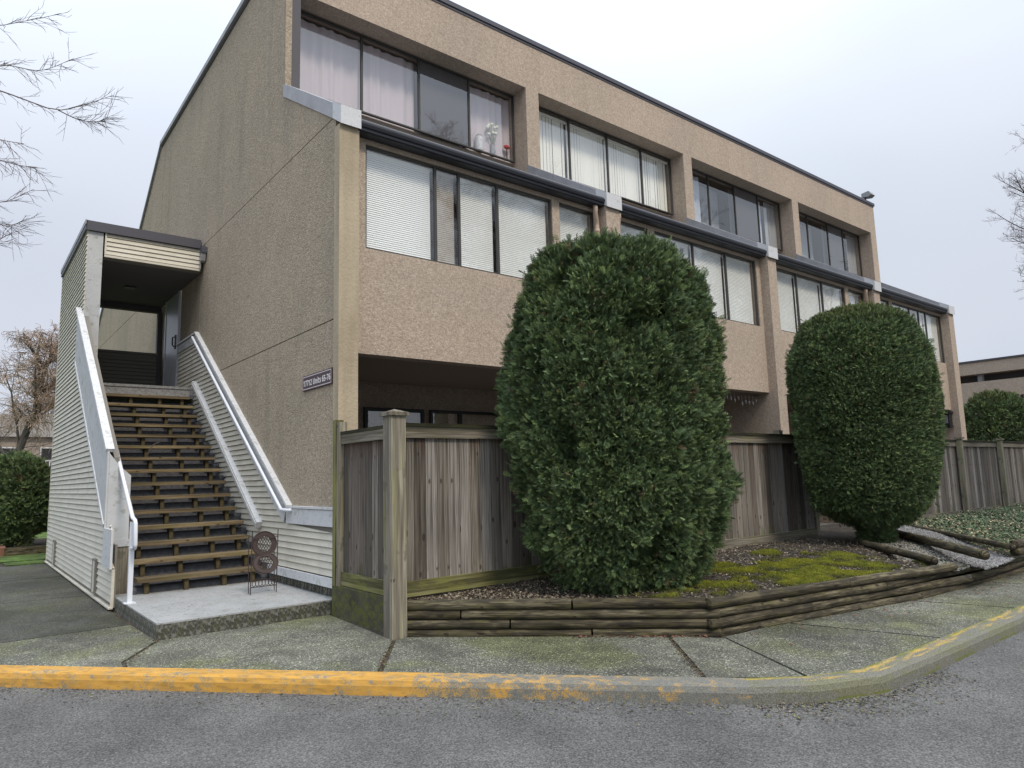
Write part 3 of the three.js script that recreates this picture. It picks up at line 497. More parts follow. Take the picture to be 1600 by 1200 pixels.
{
  const S = stair, ty = i => 0.36 + 0.2027 * i, tz = i => -9.97 - 0.304 * i;
  // left wall
  const lw = part('left_wall', [PX([[-10.42, 0.04], [-10.42, 0.9], [-14.08, 3.5], [-14.2, 3.58], [-14.2, 6.1], [-17.65, 6.1], [-17.65, 0.04]], 1.634, 1.86), PX([[-10.42, 0.905], [-10.42, 1.9], [-14.08, 4.53], [-14.08, 3.505]], 1.634, 1.70), B(1.634, 1.66, 0.04, 0.8, -10.419, -10.05)], M.sidingGrey, S);
  sidingX(lw, M.siding, 1.633, 0.09, 6.12, y => y < 0.55 ? -10.035 : Math.max(-14.09, -10.25 - Math.max(0, y - 0.95) / 0.66), () => -17.66);
  part('corner_trim', B(1.605, 1.634, 0.04, 6.12, -17.7, -17.655), M.siding, S);
  part('base_flashing', [bar([1.608, 0.035, -10.03], [1.608, 0.035, -17.7], 0.05, 0.02), B(1.605, 1.64, 0.04, 0.5, -10.06, -10.036)], M.siding, S);
  for (const z of [-16.2, -11.3]) { const v = part('vent_cover', B(1.585, 1.616, 0.1, 0.52, z - 0.1, z + 0.1), M.siding, S); part('vent_edge', [B(1.58, 1.62, 0.1, 0.52, z + 0.101, z + 0.12), B(1.58, 1.62, 0.1, 0.52, z - 0.12, z - 0.101), B(1.58, 1.618, 0.521, 0.545, z - 0.12, z + 0.12)], M.sidingGrey, v); }
  // guard panel, cap and end post
  const gl = z => 0.98 + (-10.36 - z) * 0.712, gt = z => 1.975 + (-10.38 - z) * 0.69;
  for (let k = 0; k < 6; k++) { const z0 = -14.24 + k * 0.64, z1 = z0 + 0.634, lo = Math.max(0.95, gl(z1) - 0.06); part('guard_panel', PX([[z0, gl(z0)], [z0, gt(z0)], [z1, gt(z1)], [z1, lo]], 1.548, 1.572), M.greyPaint, S); }
  part('guard_panel', PX([[-10.398, 0.75], [-10.398, gt(-10.398)], [-10.365, gt(-10.365)], [-10.365, 0.75]], 1.548, 1.572), M.greyPaint, S);
  part('guard_edge', [bar([1.542, gl(-10.4) + 0.02, -10.4], [1.542, gl(-14.15) + 0.02, -14.15], 0.012, 0.05), B(1.54, 1.565, 0.53, 1.0, -10.36, -9.78)], M.paint, S);
  part('guard_cap', [bar([1.575, gt(-14.3) + 0.02, -14.3], [1.575, gt(-10.37) + 0.02, -10.37], 0.1, 0.05)], M.paint, S);
  part('guard_end', [((() => { const q = new THREE.Shape([[1.574, 0.84], [1.83, 0.84], [1.83, 1.66], [1.70, 1.78], [1.574, 1.95]].map(p => new THREE.Vector2(...p))), g = new THREE.ExtrudeGeometry(q, { depth: 0.055, bevelEnabled: false }); g.translate(0, 0, -10.42); return boxUV(g); })()), B(1.56, 1.84, 0.75, 0.84, -10.425, -10.355)], M.greyPaint, S);
  part('end_post', B(1.661, 1.85, 0.02, 0.755, -10.418, -10.37), M.post, S);
  part('left_handrail', [tube([[1.70, 4.28, -14.05], [1.70, 1.2, -9.5], [1.70, 1.14, -9.4], [1.70, 1.12, -9.27], [1.70, 1.08, -9.23], [1.70, 0.84, -9.2], [1.70, 0.80, -9.24], [1.70, 0.79, -9.46]], 0.024, 0.024, 8), B(1.685, 1.7, 0.8, 1.1, -9.45, -9.25), B(1.675, 1.725, 0.165, 1.1, -9.43, -9.38), B(1.64, 1.76, 0.16, 0.17, -9.46, -9.34)], M.railWhite, S);
  // column, roof, fascia
  part('column', B(1.634, 1.87, 3.2, 6.098, -14.4, -14.085), M.greyPaint, S);
  const rf = part('roof', [B(1.6, 3.55, 6.12, 6.24, -17.72, -14.06)], M.fascia, S);
  part('fascia', [B(1.59, 3.53, 6.1, 6.275, -14.055, -14.03), B(1.585, 1.6, 6.12, 6.27, -17.73, -14.03)], M.fascia, rf);
  part('edge_flashing', B(1.575, 1.586, 6.2, 6.285, -17.74, -14.02), M.flash, rf);
  const fr = part('header', B(1.9, 3.56, 5.66, 6.1, -14.3, -14.105), M.sidingGrey, S);
  sidingZ(fr, M.siding, -14.1, 5.7, 6.1, 1.9, 3.52);
  part('header_trim', [B(1.895, 3.53, 5.66, 5.7, -14.105, -14.075), B(1.895, 1.925, 5.7, 6.1, -14.1, -14.07), B(3.52, 3.545, 5.7, 6.1, -14.1, -14.07)], M.siding, S);
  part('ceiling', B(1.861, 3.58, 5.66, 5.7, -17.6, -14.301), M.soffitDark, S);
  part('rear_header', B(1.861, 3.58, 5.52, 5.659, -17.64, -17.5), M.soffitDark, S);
  part('downlight', B(2.55, 2.75, 5.63, 5.66, -16.1, -15.9), M.black, S);
  // landing
  const ld = part('landing', B(1.861, 3.59, 3.17, 3.38, -17.6, -14.33), M.roughConc, S);
  part('landing_edge', B(1.9, 3.5, 3.345, 3.392, -14.4, -14.315), M.roughConc, ld);
  const rp = part('rear_parapet', B(1.861, 3.5, 3.381, 4.5, -17.6, -17.48), M.sidingGrey, S);
  sidingZ(rp, M.sidingGrey, -17.475, 3.42, 4.4, 1.861, 3.5);
  part('parapet_cap', B(1.861, 3.52, 4.5, 4.55, -17.64, -17.44), M.sidingGrey, rp);
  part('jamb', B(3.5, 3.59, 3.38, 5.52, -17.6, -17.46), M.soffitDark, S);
  // old concrete flight under the timber treads
  const pts = [[-10.1, 0.0]]; for (let i = 0; i < 15; i++) { const y = ty(i) - 0.115, z = tz(i) - 0.12; pts.push([z, i ? ty(i - 1) - 0.115 : 0], [z, y - 0.035], [z - 0.03, y - 0.008], [z - 0.06, y]); } pts.push([-14.6, ty(14) - 0.115], [-14.6, 0]);
  part('concrete_steps', PX(pts, 1.862, 3.56), M.steps, S);
  const treadG = [0, 1, 2].map(k => { const g = new THREE.BoxGeometry(1.57, 0.05, 0.275); return boxUV(g, true, k * 0.21, k * 0.37); });
  const blockG = boxUV(new THREE.BoxGeometry(0.055, 0.146, 0.13));
  for (let i = 0; i < 15; i++) {
    put('tread', treadG[i % 3], i % 2 ? M.tread : M.tread2, S, [2.67 + (R0() - 0.5) * 0.02, ty(i) - 0.027, tz(i) - 0.137], [(R0() - 0.5) * 0.02, 0, (R0() - 0.5) * 0.006]);
    for (const x of [2.0, 2.47, 2.95, 3.33]) put('riser_block', blockG, M.block, S, [x + (R0() - 0.5) * 0.02, ty(i) - 0.132, tz(i) - 0.1 - R0() * 0.02]);
  }
  // right wall, clad against the gable
  const zR = y => -9.42 - Math.max(0, y - 0.966) / 0.664;
  const rwl = part('right_wall', PX([[-7.83, 0.27], [-7.83, 1.17], [-9.34, 1.17], [-14.31, 4.44], [-15.72, 4.44], [-15.72, 0.27]], 3.572, 3.598), M.sidingGrey, S);
  sidingX(rwl, M.siding, 3.571, 0.387, 4.36, y => y < 0.955 ? -7.87 : zR(y), () => -15.68);
  part('front_trim', [B(3.54, 3.571, 0.37, 1.17, -7.87, -7.832), B(3.54, 3.598, 0.37, 1.17, -7.829, -7.81)], M.siding, S);
  part('bottom_board', [B(3.52, 3.55, 0.275, 0.382, -10.0, -7.81), B(3.53, 3.6, 0.272, 0.384, -7.81, -7.79)], M.paint, S);
  part('foundation', B(3.575, 3.6, 0.0, 0.272, -10.4, -7.85), M.slabSide, S);
  part('front_board', B(3.532, 3.546, 0.972, 1.165, -9.36, -7.85), M.paint, S);
  part('skirt_board', [PX([[-9.37, 1.16], [-14.31, 4.425], [-15.72, 4.425], [-15.72, 4.27], [-14.37, 4.27], [-9.46, 0.972]], 3.534, 3.547)], M.greyPaint, S);
  part('wall_cap', [B(3.52, 3.605, 1.172, 1.2, -9.34, -7.78), bar([3.562, 1.195, -9.32], [3.562, 4.48, -14.31], 0.085, 0.035), B(3.52, 3.6, 4.452, 4.485, -15.74, -14.31)], M.paint, S);
  part('side_trim', [bar([3.515, 0.915, -10.36], [3.515, 3.45, -14.16], 0.09, 0.1)], M.paint, S);
  part('side_trim_groove', [bar([3.464, 0.925, -10.36], [3.464, 3.46, -14.16], 0.01, 0.03)], M.greyPaint, S);
  part('right_handrail', [tube([[3.475, 4.37, -14.26], [3.475, 1.2, -9.46], [3.475, 1.152, -9.38], [3.48, 1.148, -9.21], [3.51, 1.148, -9.16], [3.545, 1.148, -9.16]], 0.023, 0.023, 8), ...[0.1, 0.37, 0.63, 0.9].map(t => tube([[3.475, lerp(1.17, 4.34, t) - 0.02, lerp(-9.44, -14.22, t)], [3.49, lerp(1.17, 4.34, t) - 0.06, lerp(-9.44, -14.22, t)], [3.55, lerp(1.17, 4.34, t) - 0.06, lerp(-9.44, -14.22, t)]], 0.01, 0.01, 6))], M.railWhite, S);
}
{ // dead twig lying on the treads
  const m = part('twig', [tube([[2.42, 2.03, -12.38], [2.44, 2.12, -12.34], [2.5, 2.19, -12.36], [2.58, 2.22, -12.4]], 0.009, 0.005, 5)], M.twig, scene);
  tagTop(m, 'twig', 'bent dry twig caught between the wooden stair treads', 'twig');
}
{ // floodlight at the corner of the stair roof
  const t = thing('wall_floodlight', 'small dark box floodlight beside the stair roof on the gable wall', 'floodlight', [3.55, 5.95, -14.0]);
  part('housing', [B(3.53, 3.6, 5.82, 6.15, -14.16, -13.99), PX([[-13.99, 6.14], [-13.86, 6.1], [-13.86, 5.98], [-13.99, 5.95]], 3.5, 3.6)], M.fascia, t);
  part('lens', PX([[-13.99, 5.97], [-13.88, 5.97], [-13.91, 5.83], [-13.99, 5.81]], 3.5, 3.58), M.frameAlu, t);
}
{ // address sign
  const t = thing('address_sign', 'maroon address sign reading 17712 Units 65-76 on the gable wall', 'sign', [3.59, 2.8, -8.48]);
  const cv = document.createElement('canvas'); cv.width = 512; cv.height = 104; const c = cv.getContext('2d');
  c.fillStyle = '#4a3a40'; c.fillRect(0, 0, 512, 104); c.strokeStyle = '#d8d2d0'; c.lineWidth = 5; c.strokeRect(9, 9, 494, 86);
  c.fillStyle = '#e6e2de'; c.font = 'bold 58px sans-serif'; c.textAlign = 'center'; c.textBaseline = 'middle'; c.fillText('17712 Units 65-76', 256, 55, 476);
  const tx = new THREE.CanvasTexture(cv); tx.colorSpace = THREE.SRGBColorSpace;
  part('board', B(3.578, 3.599, 2.705, 2.905, -8.95, -8.025), std({ color: 0x4a3a40 }), t);
  const g = new THREE.PlaneGeometry(0.92, 0.196); g.rotateY(-Math.PI / 2); g.translate(3.576, 2.805, -8.4875); part('lettering', g, std({ map: tx, roughness: 0.5 }), t);
}
{ // folding wire plant stand
  const t = thing('plant_stand', 'folded wire plant stand with two oval lattice shelves on the landing pad', 'plant stand', [3.09, 0.16, -8.9]);
  const rod = (a, b, r = 0.006) => tube([a, b], r, r, 6), F = [];
  const L = 2.93, Rr = 3.25, zf = -8.9, zb = -8.99;
  for (const x of [L, Rr]) { F.push(rod([x, 0.16, zf], [x, 0.93, zf + 0.03])); F.push(rod([x, 0.17, zb + 0.02], [x, 0.86, zb - 0.02], 0.005)); }
  for (const y of [0.33, 0.56, 0.84]) F.push(rod([L, y, zf + 0.01], [Rr, y, zf + 0.01], 0.005));
  part('frame', F, M.iron, t);
  const shelf = (cy, z, rx, ry, tilt, mat) => {
    const G = [], n = 32, ring = (a, b, r) => { const p = []; for (let i = 0; i <= n; i++) { const q = i / n * 2 * Math.PI; p.push([Math.cos(q) * a, Math.sin(q) * b, 0]); } return tube(p, r, r, 5); };
    G.push(ring(rx, ry, 0.009), ring(rx * 0.62, ry * 0.66, 0.007));
    const s = new THREE.Shape(); s.absellipse(0, 0, rx, ry, 0, 2 * Math.PI); const h = new THREE.Path(); h.absellipse(0, 0, rx * 0.64, ry * 0.68, 0, 2 * Math.PI, true); s.holes.push(h);
    const e = new THREE.ExtrudeGeometry(s, { depth: 0.008, bevelEnabled: false, curveSegments: 24 }); e.translate(0, 0, -0.004); G.push(e);
    for (const d of [-1, 1]) for (let k = -3; k <= 3; k++) { const x0 = k * 0.034, a = rx * 0.63, b = ry * 0.67, P = []; for (let q = 0; q <= 24; q++) { const tt = -1 + q / 12, x = x0 + d * tt * b * 0.62, y = tt * b; if ((x / a) ** 2 + (y / b) ** 2 < 1) P.push([x, y, 0]); } if (P.length > 1) G.push(tube([P[0], P[P.length - 1]], 0.0045, 0.0045, 4)); }
    const g = mergeGeometries(G.map(q => { q = NI(q); if (!q.attributes.uv) return q; return q; })); g.rotateX(tilt); g.translate((L + Rr) / 2 + 0.005, cy, z); part('lattice_shelf', g, M.iron, t);
  };
  shelf(0.76, zf - 0.01, 0.15, 0.15, -0.14); shelf(0.53, zf + 0.04, 0.155, 0.125, -0.32);
  const sc = []; for (let k = 0; k < 7; k++) { const p = []; for (let i = 0; i <= 14; i++) { const q = i / 14 * 2 * Math.PI; p.push([L + 0.04 + k * 0.04 + Math.cos(q) * 0.022, 0.29 + Math.sin(q) * 0.035, zf + 0.005]); } sc.push(tube(p, 0.004, 0.004, 4)); }
  sc.push(rod([L, 0.245, zf], [Rr, 0.245, zf])); part('scrollwork', sc, M.iron, t);
}

// ------------------------------------------------------------ fences
const boardG = []; // shared board shapes, height 1.45, foot at 0
for (let k = 0; k < 6; k++) {
  const g = boxUV(new THREE.BoxGeometry(0.1335, 1.45, 0.02)); g.translate(0, 0.725, 0);
  const p = g.attributes.position, uv = g.attributes.uv; for (let i = 0; i < p.count; i++) uv.setXY(i, p.getX(i) + k * 0.19 + p.getZ(i), p.getY(i) / 1.45 * 1.74);
  boardG.push(g);
}
const fr = rng(505);
const pickBoard = (parent, x, y, z, ry = 0, red = 0.35) => { const m = fr() < red ? 3 + (fr() * 3 | 0) : (fr() * 3 | 0); return put('board', boardG[fr() * 6 | 0], fenceMats[m], parent, [x, y, z], [0, ry + (fr() - 0.5) * 0.03, (fr() - 0.5) * 0.004]); };
{
  const t = thing('wooden_fence', 'short mossy fence return between the building corner and the tall corner post', 'fence', [3.5, 0.36, -7]);
  part('post', B(3.46, 3.56, 0.33, 2.22, -7.715, -7.645), M.algae, t); part('post', B(3.475, 3.565, 0.33, 2.19, -7.64, -7.56), M.post, t);
  for (let z = -7.48; z < -6.32; z += 0.139) pickBoard(t, 3.53, 0.48, z, Math.PI / 2, 0.8);
  part('bottom_rail', B(3.495, 3.52, 0.345, 0.49, -7.555, -6.285, true), M.algae, t);
  part('top_rail', B(3.49, 3.518, 1.93, 2.04, -7.56, -6.285, true), M.rail, t);
  part('cap_rail', B(3.48, 3.6, 2.041, 2.075, -7.57, -6.285, true), M.capDark, t);
}
{
  const t = thing('wooden_fence', 'long board fence behind the large clipped shrub, with a tall capped corner post', 'fence', [7.5, 0.36, -6.2]);
  const cp = part('corner_post', B(3.35, 3.515, -0.02, 2.14, -6.28, -6.115), M.post, t);
  const cap = new THREE.ConeGeometry(0.145, 0.035, 4); cap.rotateY(Math.PI / 4); cap.translate(3.4325, 2.193, -6.1975);
  part('post_cap', [B(3.325, 3.54, 2.14, 2.176, -6.305, -6.09), boxUV(cap)], M.rail, cp);
  for (let x = 3.6; x < 11.45; x += 0.139) pickBoard(t, x, 0.49, -6.235, 0, x > 8 ? 0.55 : 0.3);
  part('bottom_rail', B(3.52, 7.6, 0.355, 0.505, -6.225, -6.195, true), M.algae, t); part('bottom_rail', B(7.605, 11.46, 0.355, 0.505, -6.225, -6.195, true), M.rail, t);
  part('top_rail', B(3.52, 7.6, 1.925, 2.038, -6.22, -6.19, true), M.rail, t); part('top_rail', B(7.605, 11.46, 1.925, 2.038, -6.22, -6.19, true), M.rail, t);
  part('cap_rail', B(3.52, 11.5, 2.04, 2.075, -6.3, -6.17, true), M.capDark, t);
  part('post', B(11.47, 11.57, 0.3, 2.06, -6.3, -6.2), M.post, t); part('post', B(10.7, 10.82, 0.3, 2.15, -6.42, -6.31), M.post, t);
}
{
  const t = thing('wooden_fence', 'weathered grey board fence at the far right above the ivy bank', 'fence', [20, 0.4, -6]);
  for (let x = 14.55; x < 27; x += 0.139) pickBoard(t, x, 0.5, -6.03, 0, 0.22);
  part('bottom_rail', B(14.5, 27, 0.36, 0.51, -6.02, -5.99, true), M.rail, t);
  part('top_rail', B(14.5, 27, 1.9, 2.01, -6.015, -5.985, true), M.rail, t); part('cap_rail', B(14.5, 27, 2.012, 2.045, -6.1, -5.96, true), M.capDark, t);
  for (const x of [14.48, 17.35, 19.9, 22.4, 24.9]) { const p = part('post', B(x - 0.055, x + 0.055, 0.3, 2.06, -5.98, -5.88), M.post, t); part('post_cap', B(x - 0.08, x + 0.08, 2.061, 2.1, -6.0, -5.85), M.rail, p); }
}
{
  const f = part('concrete_footing', PY([[3.47, -7.74], [3.56, -7.74], [3.56, -6.28], [3.47, -6.28]], -0.1, 0.335), M.mossWall, scene);
  tagTop(f, 'concrete_footing', 'mossy concrete footing under the short fence beside the landing pad', 'footing');
}

// ------------------------------------------------------------ log retaining wall and planting bed
const front = x => x < 5.62 ? -6.2 + (x - 3.53) * 1.0144 : x < 9.4 ? -4.08 + (x - 5.62) * 0.1746 : -3.42 + (x - 9.4) * 0.012;
function logGeo(a, b, r = 0.05) {
  const A = new THREE.Vector3(...a), Bv = new THREE.Vector3(...b), n = Math.max(2, Math.round(A.distanceTo(Bv) / 0.3)), P = [];
  for (let i = 0; i <= n; i++) { const q = A.clone().lerp(Bv, i / n); if (i && i < n) { q.y += (fr() - 0.5) * 0.006; q.x += (fr() - 0.5) * 0.008; q.z += (fr() - 0.5) * 0.008; } P.push(q); }
  const g = tube(P, r, r * (0.94 + fr() * 0.1), 14), uv = g.attributes.uv, o = fr() * 3, o2 = fr(); for (let i = 0; i < uv.count; i++) uv.setXY(i, uv.getX(i) + o2, uv.getY(i) + o); return g;
}
{
  const t = thing('log_retaining_wall', 'low retaining wall of stacked weathered round logs around the planting bed', 'retaining wall', [5.6, 0, -4.1]);
  const ys = [0.018, 0.108, 0.198, 0.29], C = [5.6, -4.1], seams = [[0.62], [0.36], [0.2], [0.56]];
  const dg = (u, y, d = 0) => [lerp(3.5, C[0], u) + d * 0.71, y, lerp(-6.2, C[1], u) - d * 0.7];
  const add = (a, b, k, r) => { const m = part('log', logGeo(a, b, r), k % 2 ? M.log : M.log2, t); return m; };
  ys.forEach((y, i) => {
    const cuts = [0.005, ...seams[i], i % 2 ? 0.992 : 1.02], r = i === 3 ? 0.05 : 0.0455;
    for (let k = 0; k < cuts.length - 1; k++) add(dg(cuts[k] + 0.003, y), dg(cuts[k + 1] - 0.003, y), i + k, r);
    const st = i % 2 ? -0.085 : 0.03, pts = i === 3 ? [st, 1.9, 3.86] : i === 2 ? [st, 2.5, 5.6, 8.8] : i === 1 ? [st, 1.3, 4.3, 7.5, 10] : [st, 3.1, 6.1, 9];
    for (let k = 0; k < pts.length - 1; k++) { const p = s => [C[0] + s, y, front(C[0] + Math.max(0.03, s)) - 0.02]; add(p(pts[k] + 0.004), p(pts[k + 1] - 0.004), i + k + 1, r); }
  });
}
{
  const t = thing('log_retaining_wall', 'further stack of round logs at the right end of the ivy bank', 'retaining wall', [14, 0, -3.3]);
  for (const y of [0.32, 0.42]) part('log', logGeo([11.15, y, -3.3], [16, y, -3.25], 0.055), M.log2, t);
  for (const y of [0.05, 0.14, 0.23]) part('log', logGeo([14.5, y, -3.32], [18, y, -3.25], 0.05), M.log, t);
}
const groundY = (x, z) => { const d = clamp((front(x) - z) / 2.6); return 0.305 - 0.095 * sstep(9.3, 9.6, x) * sstep(0.55, 0.05, d) + 0.07 * d + 0.02 * perlin.noise(x * 1.7, 2, z * 1.7) + 0.012 * perlin.noise(x * 6, 5, z * 6); };
{
  const nx = 150, nz = 26, pos = [], uv = [], idx = [];
  for (let i = 0; i <= nx; i++) for (let j = 0; j <= nz; j++) { const x = lerp(3.56, 30, i / nx), z = lerp(-7.2, front(x) - 0.07, j / nz); pos.push(x, groundY(x, z), z); uv.push(x, z); if (i < nx && j < nz) { const a = i * (nz + 1) + j; idx.push(a, a + 1, a + nz + 1, a + 1, a + nz + 2, a + nz + 1); } }
  const g = new THREE.BufferGeometry(); g.setAttribute('position', new THREE.Float32BufferAttribute(pos, 3)); g.setAttribute('uv', new THREE.Float32BufferAttribute(uv, 2)); g.setIndex(idx); g.computeVertexNormals();
  tagTop(part('soil_bed', g, M.soil, scene), 'soil_bed', null, null, null, 'structure');
}
// edging timbers of the gravel strip
const E1 = [[10.6, -5.05], [9.12, -3.52]], E2 = [[12.9, -5.9], [9.75, -3.2]], E3 = [[14.2, -6.0], [11.1, -3.3]];
[[E1, 0.39, 'shortest and mossiest edging timber, nearest the clipped shrub trunk', 0.05], [E2, 0.425, 'long dark edging timber with its round end over the log wall', 0.06], [E3, 0.4, 'edging timber between the gravel strip and the ivy', 0.045]].forEach(([e, y, l, r], i) => tagTop(part('landscape_timber', logGeo([e[0][0], y, e[0][1]], [e[1][0], y - 0.01, e[1][1]], r), i === 0 ? M.log2 : M.log, scene), 'landscape_timber', l, 'timber', 'timbers edging the gravel strip'));
tagTop(part('landscape_timber', logGeo([12.92, 0.41, -5.88], [14.15, 0.41, -5.95], 0.04), M.rail, scene), 'landscape_timber', 'short pale cross timber closing the far end of the gravel strip', 'timber', 'timbers edging the gravel strip');

// scatter helper: one instanced object
const dummy = new THREE.Object3D(), tmpC = new THREE.Color();
function scatter(name, geo, mat, list, label, category, parent) {
  const m = new THREE.InstancedMesh(geo, mat, list.length), b = parent ? rootOf(parent).position : new THREE.Vector3();
  list.forEach((q, i) => { if (q.mat) { m.setMatrixAt(i, q.mat); } else { dummy.position.set(q.p[0] - b.x, q.p[1] - b.y, q.p[2] - b.z); dummy.rotation.set(...q.r); const s = q.s; Array.isArray(s) ? dummy.scale.set(...s) : dummy.scale.setScalar(s); dummy.updateMatrix(); m.setMatrixAt(i, dummy.matrix); } m.setColorAt(i, tmpC.setRGB(...q.c)); });
  m.userData.kind = 'stuff'; m.name = name; if (label) m.userData.label = label; if (category) m.userData.category = category; (parent ?? scene).add(m); if (!parent) m.name = numbered(name); return m;
}
const inst = std({ color: 0xffffff, roughness: 0.85 });
const flatGeo = (pts, tris) => { const g = new THREE.BufferGeometry(); g.setAttribute('position', new THREE.Float32BufferAttribute(pts.flat(), 3)); g.setIndex(tris.flat()); const h = g.toNonIndexed(); h.computeVertexNormals(); return h; };
const pebble = new THREE.IcosahedronGeometry(1, 0); { const p = pebble.attributes.position; for (let i = 0; i < p.count; i++) { const k = 1 + 0.25 * perlin.noise(p.getX(i) * 2, p.getY(i) * 2, p.getZ(i) * 2); p.setXYZ(i, p.getX(i) * k, p.getY(i) * k * 0.7, p.getZ(i) * k); } pebble.computeVertexNormals(); }
const leafG = flatGeo([[0, 0, 0], [0.5, 0.12, 0.3], [0, 0.03, 1], [-0.5, 0.14, 0.34], [0, -0.05, 0.45]], [[0, 1, 4], [1, 2, 4], [4, 2, 3], [0, 4, 3]]);
const tuftG = flatGeo([[-.5, 0, 0], [.5, 0, 0], [0.1, 1, 0.2], [0, 0, -.5], [0, 0, .5], [-.2, .9, 0.1], [-.4, 0, .3], [.4, 0, -.3], [.2, .8, -.3]], [[0, 1, 2], [3, 4, 5], [6, 7, 8]]);
const gr = rng(909);
{ // gravel strip between the timbers
  const L = [], inside = (u, v) => { const a = [lerp(E2[0][0], E2[1][0], u), lerp(E2[0][1], E2[1][1], u)], b = [lerp(E3[0][0], E3[1][0], u), lerp(E3[0][1], E3[1][1], u)]; return [lerp(a[0], b[0], v), lerp(a[1], b[1], v)]; };
  for (let i = 0; i < 16000; i++) { const [x, z] = inside(gr(), gr()); const k = 0.07 + gr() * 0.22; L.push({ p: [x, groundY(x, z) + 0.022 + gr() * 0.012, z], r: [gr() * 6, gr() * 6, gr() * 6], s: 0.009 + gr() * 0.011, c: [k, k * 0.99, k * 0.98] }); }
  for (let i = 0; i < 5200; i++) { const u = gr(), v = gr(), a = [lerp(E1[0][0], E1[1][0], u), lerp(E1[0][1], E1[1][1], u)], b = [lerp(E2[0][0], E2[1][0], u), lerp(E2[0][1], E2[1][1], u)], x = lerp(a[0], b[0], v), z = lerp(a[1], b[1], v); if (z > front(x) - 0.05) continue; const k = 0.08 + gr() * 0.22; L.push({ p: [x, groundY(x, z) + 0.008 + gr() * 0.01, z], r: [gr() * 6, gr() * 6, gr() * 6], s: 0.008 + gr() * 0.01, c: [k * 1.02, k, k * 0.86] }); }
  scatter('gravel', pebble, inst, L, 'grey gravel strip between edging timbers', 'gravel');
}
{ // moss on the soil right of the big shrub
  const L = [], m = (x, z) => fbm3(x * 2.3, 3, z * 2.6, 4) * 1.6 + 0.40 - Math.abs(x - 7.2) * 0.15 - Math.abs(z + 4.35) * 0.26;
  for (let i = 0; i < 170000; i++) {
    const x = 5.3 + gr() * 4.4, z = -5.7 + gr() * 2.3; if (z > front(x) - 0.06) continue; const q = m(x, z); if (q < 0.02 + gr() * 0.2) continue;
    const n = perlin.noise(x * 9, 1, z * 9), k = 0.7 + gr() * 0.6 + n * 0.5, y = perlin.noise(x * 2.6, 7, z * 2.6) + 0.5 * perlin.noise(x * 7, 9, z * 7), b = sstep(0.05, 0.4, q + y * 0.2);
    L.push({ p: [x, groundY(x, z) + 0.016 * n + 0.012 * b, z], r: [(gr() - .5) * 0.6, gr() * 6, (gr() - .5) * 0.6], s: [0.013 + gr() * 0.012, 0.012 + gr() * 0.02, 0.013 + gr() * 0.012], c: [lerp(0.1, 0.2 + y * 0.08, b) * k, lerp(0.105, 0.215 + y * 0.06, b) * k, lerp(0.03, 0.02, b) * k] });
  }
  scatter('moss', tuftG, inst, L, 'bright yellow-green moss on the soil of the bed', 'moss');
}
